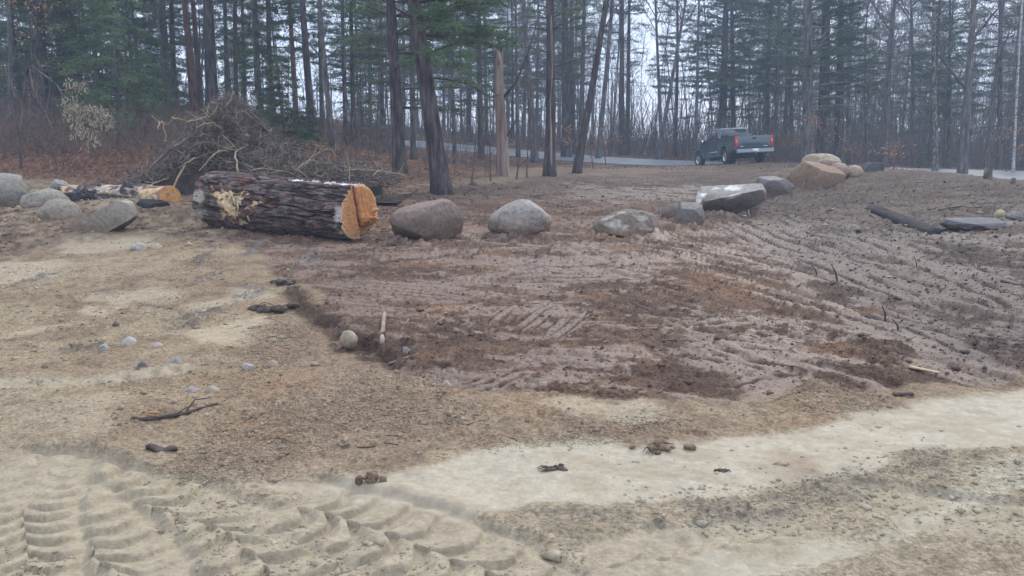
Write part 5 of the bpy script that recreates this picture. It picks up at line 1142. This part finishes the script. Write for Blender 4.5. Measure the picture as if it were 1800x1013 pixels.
# broken snag
p = place(883, 303, 29); T = Tree(77); P = np.c_[np.linspace(0, -.10, 16), np.zeros(16), np.linspace(-.3, 4.15, 16)]; P[:, 0] += .03 * np.sin(np.linspace(0, 6, 16))
T.trunk.tube(P, np.r_[.36, .27, .225, .235, .20, .215, .185, .205, .18, .19, .165, .18, .15, .16, .12, .05] * 1.0, 14)
for k in range(6): a = rng.uniform(0, 6.28); T.trunk.tube([[-.1 + .1 * math.cos(a), .1 * math.sin(a), 3.7], [-.1 + .13 * math.cos(a), .12 * math.sin(a), 4.1 + rng.uniform(0, .35)]], [.05, .008], 5)
T.limb.tube([[0, 0, 2.6], [.5, -.1, 3.2], [.9, -.1, 4.2], [1.2, -.2, 5.2]], [.06, .05, .035, .015], 6); T.limb.tube([[0, 0, 1.1], [.5, -.2, 1.9], [.45, -.2, 2.9]], [.03, .022, .01], 5)
finish(T, 'snag', p, 'broken pale brown dead trunk with peeled bark right of the big leaning pine', 'dead tree', None, 'bark_tan')

# light green hemlocks at left and by the brush pile
for i, (px, py, D, H, lb) in enumerate([(212,222,29,7.5,'light green hemlock reaching lowest, left of the reddish pine trunks'),(175,215,33,9.5,'tall dense hemlock behind the light green one'),
   (135,225,36,10,'dark dense hemlock at left beside the pine trunks'),(250,215,37,8.5,'dense hemlock right of the light green one'),(40,235,35,9,'dense dark hemlock at the far left edge'),
   (500,240,29,3.1,'low bushy young hemlock right behind the brush pile'),(455,215,33,6.0,'young hemlock with drooping boughs behind the brush pile top'),(535,250,30,1.7,'small hemlock seedling at the right foot of the brush pile'),
   (90,215,42,11,'tall hemlock deep in the left woods'),(8,220,42,10.5,'tall hemlock at the left frame edge'),(300,200,50,11,'tall hemlock deep behind the reddish trunks'),(640,255,47,6,'hemlock in the gap left of the big straight pine'),
   (1462,288,55,6.5,'hemlock filling the gap behind the thick trunk cluster'),(1640,292,62,10,'tall dark hemlock beyond the pale speckled trunk'),(1786,296,58,9,'dark hemlock behind the white birch'),(1530,288,66,9,'far hemlock right of the thick trunk cluster'),
   (1632,296,48,1.7,'knee high light green hemlock seedling by the right road')]):
    T = Tree(1200 + i); hemlock(T, H=H, r=.012 * H, width=.27 if H > 4 else .45); finish(T, 'hemlock_tree', place(px, py, D), lb, 'hemlock', None, 'bark_grey', 'needles_hem')

# ---- individuals of the woods behind, copied from a few sources
rows = []
def free(px, D): return all(abs(px - q[0]) * D / FPX > .8 or abs(D - q[1]) > 3 for q in rows) and all(abs(px - h[0]) > 7 or abs(D - h[2]) > 6 for h in HERO)
src = []
for k in range(5): T = Tree(2000 + k); pine(T, H=R.uniform(15, 19), r=R.uniform(.10, .17), z0=R.uniform(1.2, 3), zfull=R.uniform(3, 5), dens=1.0, maxl=3.6, lean=(R.uniform(-.03, .03), 0), sides=8); src.append(('p', finish(T, 'pine_tree', (0, 0, 0), 'pine among the crowded trees of the woods behind', 'pine tree', 'crowded trees of the woods behind', 'bark_pine')))
for k in range(7): T = Tree(2100 + k); bare(T, H=R.uniform(9, 15), r=R.uniform(.03, .085), lean=(R.uniform(-.09, .09), R.uniform(-.05, .05)), bow=.5, low=R.uniform(.10, .3), sides=7, twigs=1.5); src.append(('b', finish(T, 'bare_tree', (0, 0, 0), 'leafless tree among the crowded trees of the woods behind', 'tree', 'leafless trees of the woods behind', 'bark_grey')))
used = set(); cnt = 0
for tries in range(6000):
    if cnt >= 285: break
    D = 44 + 56 * R.random() ** 1.1; px = R.uniform(-120, 1920); 
    if px < 620: D = max(34, D - 12)
    if px < 640 and R.random() < .6: continue
    X = (px - 900) / FPX * D
    if sd_poly(np.array([X]), np.array([D]), ROAD_POLY)[0] < 1.2: continue
    rd = np.interp(px, [600, 727, 871, 1024, 1219, 1500, 1800, 2100], [70, 64, 59, 56, 53, 49, 46, 44])
    if px > 690 and D < rd + 1: continue
    if 1110 < px < 1250 and R.random() < .85: continue
    if not free(px, D): continue
    if px < 1050 and cnt > 200: continue
    rows.append((px, D)); k = R.choice([i for i, s_ in enumerate(src) if s_[0] == ('p' if R.random() < (.25 if px < 640 else .32 if px < 1000 else .10) else 'b')])
    o = src[k][1] if k not in used else copy_tree(src[k][1]); used.add(k)
    o.location = (X, D, float(base_z([X], [D])[0]) - .05); s_ = R.uniform(.85, 1.2); o.scale = (s_, s_, s_); o.rotation_euler = (0, 0, R.uniform(0, 6.28)); cnt += 1
LM = [(-999, 'frame edge'), (80, 'far left pine'), (212, 'light green hemlock'), (342, 'reddish pine'), (373, 'thick dark pine'), (549, 'straight brown trunk'), (703, 'big straight pine'), (778, 'big leaning pine'), (883, 'broken snag'), (966, 'scarred pine'), (1013, 'curved tree'), (1092, 'twin trunks'), (1156, 'forked tree'), (1268, 'truck cab'), (1420, 'lichen limbed pine'), (1554, 'leaning bare tree'), (1645, 'pale speckled trunk'), (1692, 'big forked tree'), (1784, 'white birch'), (9999, 'frame edge')]
for o in [o for o in COL.objects if o.parent is None and str(o.get('group', '')).endswith('woods behind')]:
    px = 900 + o.location.x / o.location.y * FPX * .99; i = [k for k in range(len(LM) - 1) if LM[k][0] <= px < LM[k + 1][0]][0]; a, b = LM[i][1], LM[i + 1][1]
    what = 'dark pine' if o.name.startswith('pine') else 'thin leafless tree'
    where = 'left of the ' + b if i == 0 else ('right of the ' + a if i == len(LM) - 2 else 'between the %s and the %s' % (a, b))
    if len((what + where).split()) > 12: where = 'just right of the ' + a
    o['label'] = what + ' in the woods, ' + where; o['group'] = ('pines' if what[0] == 'd' else 'leafless trees') + ' in the woods ' + where
print('wood trees', cnt)

# ---- saplings with orange beech leaves and thin bare saplings near the clearing
for i, (px, py, D, H, lf, lb) in enumerate([(1065,280,47,2.6,1,'beech sapling with orange leaves beyond the road, right of the curved tree'),(1010,276,49,2.2,1,'beech sapling with pale orange leaves left of the curved tree'),
   (497,235,36,4.8,1,'beech sapling with orange leaves above the right shoulder of the brush pile'),(78,250,30,4.6,1,'beech sapling with brownish leaves in front of the far left evergreens'),(1560,288,42,1.7,1,'low beech sapling with orange leaves right of the thick trunk cluster'),
   (1440,284,40,2.6,1,'beech sapling with tan leaves in front of the thick trunk cluster'),(1400,286,42,1.9,1,'low leafy sapling left of the right rock pile'),(1770,290,44,3.0,1,'sapling with brown leaves near the white birch'),(1790,285,47,7.2,1,'tall beech with orange leaves at the right edge'),
   (1500,290,41,1.5,1,'low sapling with pale leaves behind the dark square block'),(906,268,54,1.3,1,'small leafy sapling beyond the road near the broken snag'),
   (908,303,28,3.2,0,'thin bare sapling right of the broken snag'),(926,302,29,2.3,0,'short bare sapling between snag and scarred pine'),(829,318,26,2.6,0,'bare sapling midway between leaning pine and broken snag'),(862,318,27,1.9,0,'short bare sapling just left of the broken snag'),
   (598,285,26,3.0,0,'thin pale bare sapling at the right end of the brush pile'),(615,282,27,2.7,0,'second thin sapling at the right end of the brush pile'),(660,290,28,3.4,0,'bare sapling left of the big straight dark pine'),(230,275,24,1.1,0,'short dark broken stem on the left leaf bank'),
   (40,262,24,2.8,0,'thin bare sapling on the left leaf bank'),(100,275,23,2.4,0,'second thin bare sapling on the left leaf bank'),(1043,292,36,2.0,0,'bare sapling at the road edge right of the curved tree')]):
    T = Tree(1500 + i); bare(T, H=H, r=.012 + .005 * H, low=.12, sides=5, depth=3, bow=.12, lean=(R.uniform(-.12, .12), 0), twigs=.7)
    if lf:
        for q in range(14 if lf and H > 2 else 8):
            zz = R.uniform(.3, .95) * H; a = R.uniform(0, 6.28); rr_ = R.uniform(.1, .34) * min(H, 3); c = np.array([math.cos(a) * rr_, math.sin(a) * rr_, zz]) + T.g.normal(size=(12, 3)) * [.28, .28, .05]; T.lf.append(leaves(c, .11, .065, T.g, 1))
    finish(T, 'beech_sapling' if lf else 'bare_sapling', place(px, py, D), lb, 'sapling', None, 'bark_grey', leafm='beech')

# ---- stuff: undergrowth, fallen leaves, far woods
def undergrowth():
    g = np.random.default_rng(61); mb = MB()
    for (n, x0, x1, d0, d1, h) in [(1100, -60, 330, 24, 34, .6), (160, 560, 860, 27, 38, .7), (1700, 620, 1100, 60, 84, 2.2), (3600, 1080, 1900, 58, 84, 3.2), (1500, 1330, 1850, 50, 62, 2.0), (1300, -80, 700, 36, 60, 1.7)]:
        px = g.uniform(x0, x1, n); D = g.uniform(d0, d1, n)
        X = (px - 900) / FPX * D; ok = sd_poly(X, D, ROAD_POLY) > .8; X = X[ok]; D = D[ok]; z = base_z(X, D); hh = h * g.lognormal(0, .5, len(X)); N = len(X)
        B = np.c_[X, D, z]; lean = g.normal(size=(N, 2)) * .28 * hh[:, None]; tip = B + np.c_[lean, hh]; mid = (B + tip) / 2 + g.normal(size=B.shape) * .07 * hh[:, None] - np.c_[lean * .15, 0 * hh]; wd = .006 + .003 * hh
        s = np.c_[wd, 0 * wd, 0 * wd]; V = np.stack([B - s, B + s, mid + s * .7, mid - s * .7, tip], 1)
        base = np.arange(N)[:, None] * 5; mb.add(V.reshape(-1, 3), (base + [0, 1, 2, 3]), (base + [3, 2, 4]))
        for k in range(7):
            t = g.uniform(.15, .95, N)[:, None]; c = np.where(t < .5, B * (1 - 2 * t) + mid * 2 * t, mid * (2 - 2 * t) + tip * (2 * t - 1)); d = g.normal(size=c.shape); d[:, 2] = np.abs(d[:, 2]) * .7 + .1; v, f = blades(c, d, .38 * h ** .6, .009, g, 2, .5); mb.add(v, tris=f)
    tag(mb.build('undergrowth', M['twig'], smooth=False), 'brownish grey leafless undergrowth between the tree trunks', kind='stuff')
undergrowth()
def litter():
    g = np.random.default_rng(63); n = 60000; x = g.uniform(-30, 32, n); y = g.uniform(17, 62, n); z0 = sd_poly(x, y, REG['mud']); k = ((sd_poly(x, y, REG['litter']) < 0) | (x < -16) | (sd_poly(x, y, ROAD_POLY) < 8) | (y > 50)) & (z0 > .2) & (sd_poly(x, y, ROAD_POLY) > .3)
    k &= np.abs(np.arctan2(x, y)) < .62; x, y = x[k], y[k]; z = surface(x, y, False) + .02; c = np.c_[x, y, z]; v, q = leaves(c, .085, .06, g, 1, 0); v[:, 2] = np.repeat(z, 4) + (v[:, 2] - np.repeat(z, 4)).clip(-.02, .04); mb = MB(); mb.add(v, q)
    tag(mb.build('fallen_leaves', M['litter'], smooth=False), 'reddish brown fallen leaves covering the forest floor', kind='stuff')
litter()
def far_woods():
    g = np.random.default_rng(65); n = 400; px = g.uniform(-200, 2000, n); D = g.uniform(85, 150, n); gap = ((px > 1110) & (px < 1250) & (g.random(n) < .8)) | ((px < 640) & (g.random(n) < .6)) | ((px > 860) & (px < 1110) & (g.random(n) < .45)); px = px[~gap]; D = D[~gap]
    X = (px - 900) / FPX * D; z = base_z(X, D); H = g.uniform(8, 16, len(X)); mb = MB(); nd = MB()
    for i in range(len(X)):
        b = np.array([X[i], D[i], z[i] - .2]); l = g.normal(size=2) * .03 * H[i]; t = b + [l[0], l[1], H[i]]; r = g.uniform(.05, .16)
        mb.tube([b, b * .5 + t * .5 + [g.normal() * .1, 0, 0], t], [r, r * .7, .02], 5, cap=False)
    k = 34; t = g.uniform(.18, 1, (len(X), k)); c = np.stack([X[:, None] + 0 * t, D[:, None] + 0 * t, z[:, None] + H[:, None] * t], -1); d = g.normal(size=c.shape); d[..., 2] = np.abs(d[..., 2]) * .7 + .15
    v, f = blades(c.reshape(-1, 3), d.reshape(-1, 3), 2.0, .05, g, 1, .2); mb.add(v, tris=f); tip = v.reshape(-1, 3, 3)[:, 2]; v, f = blades(v.reshape(-1, 3, 3).mean(1), d.reshape(-1, 3), 1.0, .03, g, 3, .6); mb.add(v, tris=f)
    tag(mb.build('far_woods', M['limb'], smooth=False), 'distant leafless woods closing the view', kind='stuff')
    sel = g.random(len(X)) < np.where(px < 620, .12, .2); Xs, Ds, zs, Hs = X[sel], D[sel], z[sel], H[sel]; k = 60; t = g.uniform(.3, 1, (len(Xs), k)); a = g.uniform(0, 6.28, t.shape); rr = (1.15 - t) * 3.4 * g.uniform(.3, 1, t.shape)
    c = np.stack([Xs[:, None] + np.cos(a) * rr, Ds[:, None] + np.sin(a) * rr, zs[:, None] + Hs[:, None] * t], -1).reshape(-1, 3); d = np.stack([np.cos(a), np.sin(a), 0 * a], -1).reshape(-1, 3)
    v, f = blades(c, d, .6, .12, g, 6, .7); nd.add(v, tris=f); tag(nd.build('far_pine_boughs', M['needles'], smooth=False), 'needle boughs of the distant pines', kind='stuff')
far_woods()

# ---------------------------------------------------------------- brush pile
def pile():
    g = np.random.default_rng(71); O = at(405, 322, 20.0); O[2] = gz(O[0], O[1]); U = 20.0 / FPX
    # outline of the heap: x offset (m) -> height (m)
    xs = np.array([235, 262, 300, 340, 372, 402, 430, 462, 490, 525, 560, 610, 660, 700]); ys = np.array([322, 308, 280, 244, 200, 166, 186, 236, 262, 276, 288, 298, 306, 318])
    hx = (xs - 405) * U; hh = (326 - ys) * U
    def top(x, y): 
        h = np.interp(x, hx, hh, 0, 0) * .93; return h * np.clip(1 - ((y - .35) / 1.9) ** 2, 0, 1) ** .8
    root = empty('brush_pile', tuple(O)); tag(root, 'tall heap of tangled branches and roots behind the huge log', 'brush pile')
    # dark soil and rotten wood inside
    gx, gy = np.meshgrid(np.linspace(-2.5, 4.2, 90), np.linspace(-1.7, 2.4, 50)); z = top(gx.ravel(), gy.ravel()) * .82 + (fbm(gx.ravel() * 3, gy.ravel() * 3, 4, 72) - .5) * .35; z = np.where(top(gx.ravel(), gy.ravel()) <= .25, -.3, z)
    i = np.arange(49)[:, None] * 90; j = np.arange(89)[None]; mb = MB(); mb.add(np.c_[gx.ravel(), gy.ravel(), z], np.stack([i + j, i + j + 1, i + 91 + j, i + 90 + j], -1).reshape(-1, 4)); mb.build('soil_core', M['darksoil'], root)
    def strand(mb, lo, hi, r0, r1, lift=.0, out=1.0, col=None):
        x = g.uniform(-2.25, 3.9); 
        if g.random() < .55: x = g.normal() * .8
        y = g.uniform(-1.35, .9); h = top(np.array([x]), np.array([y]))[0]
        if h < .06: return False
        L = g.uniform(lo, hi); a = g.uniform(0, 6.28); el = g.normal() * .75; d = np.array([math.cos(a) * math.cos(el), math.sin(a) * math.cos(el) * .7, math.sin(el)])
        if g.random() < .15: d = np.array([.8 * np.sign(-x + g.normal() * .5), -.2, -.1 + .5 * abs(g.normal())]); d /= np.linalg.norm(d)
        c = np.array([x, y, h * g.uniform(.86, 1.0) + lift]); n = 6; t = np.linspace(-.5, .5, n)[:, None]; P = c + d * L * t + np.cumsum(g.normal(size=(n, 3)) * .10 * L, 0) * .6
        lim = top(P[:, 0], P[:, 1]) + .30; P[:, 2] = np.minimum(P[:, 2], np.maximum(lim, .1)); P[:, 2] = np.maximum(P[:, 2], .02); r = g.uniform(r0, r1); mb.tube(P, np.linspace(r, r * .45, n), 5)
        if g.random() < .6: k = g.integers(1, 5); e = P[k] + g.normal(size=3) * L * .22; mb.tube([P[k], (P[k] + e) / 2 + g.normal(size=3) * .02, e], [r * .6, r * .5, r * .2], 4)
        return True
    for nm, cnt, lo, hi, r0, r1, m in (('tangle', 2500, .15, .6, .004, .012, 'brush'), ('tangle', 240, .4, 1.3, .008, .022, 'brush'), ('tangle', 1300, .15, .7, .004, .011, 'brush_mid'), ('tangle', 420, .12, .5, .005, .013, 'brush_pale'), ('tangle', 260, .4, 1.2, .008, .02, 'stick_dark')):
        mb = MB(); c = 0
        while c < cnt: c += strand(mb, lo, hi, r0, r1)
        tag(mb.build(nm, M[m], root), kind='stuff')
    # fringe of root hairs on the top
    X = g.normal(size=2600) * .75; Y = g.uniform(-1.2, .6, 2600); h = top(X, Y); k = h > .3; c = np.c_[X, Y, h + .02][k]; v, f = blades(c, np.tile([0, 0, .15], (len(c), 1)), .22, .012, g, 3, .9); mb = MB(); mb.add(v, tris=f); tag(mb.build('root_hairs', M['brush'], root, smooth=False), kind='stuff')
    # the branches one can pick out, each a thing
    items = [([(300,345),(322,296),(345,278),(388,262)], .055, 'brush_pale', 'pale forked branch reaching up left of the huge log'),
      ([(255,328),(275,322),(300,312),(340,320)], .03, 'brush_pale', 'thin pale branch lying low at the left foot of the brush pile'),
      ([(350,300),(385,265),(402,268)], .028, 'brush_pale', 'thin pale curved branch above the left end of the huge log'),
      ([(420,305),(414,270),(425,262)], .05, 'brush_pale', 'short thick upright stub just above the huge log'),
      ([(262,300),(300,262),(345,240),(372,238)], .07, 'brush', 'thick grey root arm on the left flank of the brush pile'),
      ([(278,228),(284,215),(292,244),(288,250)], .04, 'brush_pale', 'small forked pale stub on the left skyline of the brush pile'),
      ([(302,206),(330,212),(362,206),(380,196)], .035, 'brush_pale', 'pale branch pointing left near the top of the brush pile'),
      ([(395,190),(404,176),(412,160)], .03, 'brush', 'thin branch sticking up left of the brush pile peak'),
      ([(440,200),(452,185),(449,168)], .03, 'brush', 'thin branch sticking up right of the brush pile peak'),
      ([(448,262),(470,240),(478,225)], .035, 'brush', 'curved branch rising on the right shoulder of the brush pile'),
      ([(535,290),(555,272),(578,262),(596,278)], .028, 'brush_pale', 'pale arched branch on the right tail of the brush pile'),
      ([(520,300),(545,282),(560,288)], .045, 'brush_pale', 'broken yellowish stub on the right tail of the brush pile'),
      ([(560,288),(600,292),(655,305),(700,310)], .032, 'brush', 'long low branch at the right end of the brush pile'),
      ([(605,300),(640,298),(700,306),(715,312)], .026, 'brush_pale', 'long thin pale branch pointing at the big straight pine'),
      ([(614,318),(614,300),(610,268)], .022, 'brush_pale', 'thin upright stick behind the right end of the huge log'),
      ([(500,262),(520,260),(545,264)], .03, 'brush', 'short grey branch lying high on the right tail of the brush pile'),
      ([(440,300),(470,296),(520,308)], .03, 'brush_pale', 'pale branch lying along the top of the huge log'),
      ([(330,262),(365,252),(410,262)], .04, 'brush', 'dark root arm across the middle of the brush pile'),
      ([(480,285),(498,270),(492,252)], .03, 'brush', 'short crooked branch in the right half of the brush pile'),
      ([(345,225),(370,216),(392,226)], .03, 'brush_pale', 'short pale branch under the brush pile peak'),
      ([(230,318),(250,305),(262,282)], .03, 'brush', 'thin branch leaning at the left end of the brush pile'),
      ([(640,320),(668,312),(690,322)], .03, 'brush', 'short branch on the ground past the cut end of the huge log'),
      ([(655,310),(665,300),(680,296)], .02, 'brush_pale', 'thin pale twig above the cut end of the huge log'),
      ([(700,318),(722,308),(752,314)], .018, 'brush', 'thin branch between the two big foreground pines')]
    for pts, r, m, lb in items:
        D = [18.3 + .2 * k for k in range(len(pts))]; stick('branch', pts, [r * .5, r * .4, r * .2], m, lb, cat='branch', D=D, wob=.9, forks=[(R.uniform(.3, .9), (R.uniform(-.35, .35), R.uniform(-.1, .1), R.uniform(.0, .35)), r * .25) for _ in range(3)])
pile()

# ---------------------------------------------------------------- bent sapling with hanging dead leaves at left
def bent():
    T = Tree(81); D = 22.5; O = place(40, 300, D)
    def pp(*q): return np.array([at(x, y, D + dd) - O for x, y, dd in q])
    T.trunk.tube(smooth_line(pp((36, 304, 0), (38, 230, 0), (44, 150, 0), (52, 118, -.1), (75, 130, -.3), (100, 150, -.5)), 5), np.linspace(.04, .016, 26), 6)
    L = [pp((52, 118, -.1), (60, 160, -.3), (85, 210, -.4), (95, 240, -.4)), pp((100, 150, -.5), (110, 165, -.6), (135, 185, -.7), (175, 195, -.7), (200, 193, -.7)), pp((108, 160, -.6), (130, 155, -.6), (152, 143, -.6), (178, 142, -.6)),
         pp((108, 163, -.6), (113, 180, -.6), (135, 202, -.7), (165, 216, -.7), (228, 216, -.8)), pp((112, 180, -.6), (125, 200, -.6), (150, 215, -.6)), pp((30, 180, 0), (20, 150, 0), (8, 118, 0)), pp((44, 150, 0), (70, 120, -.2), (95, 118, -.3)), pp((38, 230, 0), (60, 205, -.2), (90, 195, -.4))]
    for q in L: T.limb.tube(smooth_line(q, 4), np.linspace(.024, .009, (len(q) - 1) * 4 + 1), 4)
    g = T.g; c = []
    for _ in range(210):
        a = g.random(); x = 112 + 82 * a; yt = 170 + 24 * a; y = yt + g.uniform(0, 1) * (86 if 118 < x < 170 else 34) * (.5 + .5 * abs(math.sin(x * .35))); x += (y - yt) * .12; c.append(at(x, y, D - .7 + g.normal() * .18) - O)
    for _ in range(30): c.append(at(118 + g.random() * 30, 142 + g.random() * 14, D - .6) - O)
    v, q = leaves(np.array(c), .10, .035, g, 3, 2.2); T.lf.append((v, q))
    finish(T, 'bent_sapling', O, 'bent sapling with a curtain of hanging beige dead leaves at left', 'sapling', None, 'bark_grey', limbm='twig', leafm='deadleaf')
bent()

# ---------------------------------------------------------------- damp air
hz = MB(); hz.box((0, 60, 8), (330, 330, 42)); hb = bpy.data.materials.new('haze'); hb.use_nodes = True; n = hb.node_tree.nodes; n.clear()
ho = n.new('ShaderNodeOutputMaterial'); hv = n.new('ShaderNodeVolumePrincipled'); hv.inputs['Color'].default_value = (.62, .78, 1, 1); hv.inputs['Density'].default_value = .0025; hv.inputs['Anisotropy'].default_value = 0.1
hb.node_tree.links.new(hv.outputs[0], ho.inputs['Volume']); tag(hz.build('haze', hb, smooth=False), 'thin bluish damp air over the whole place', kind='stuff')
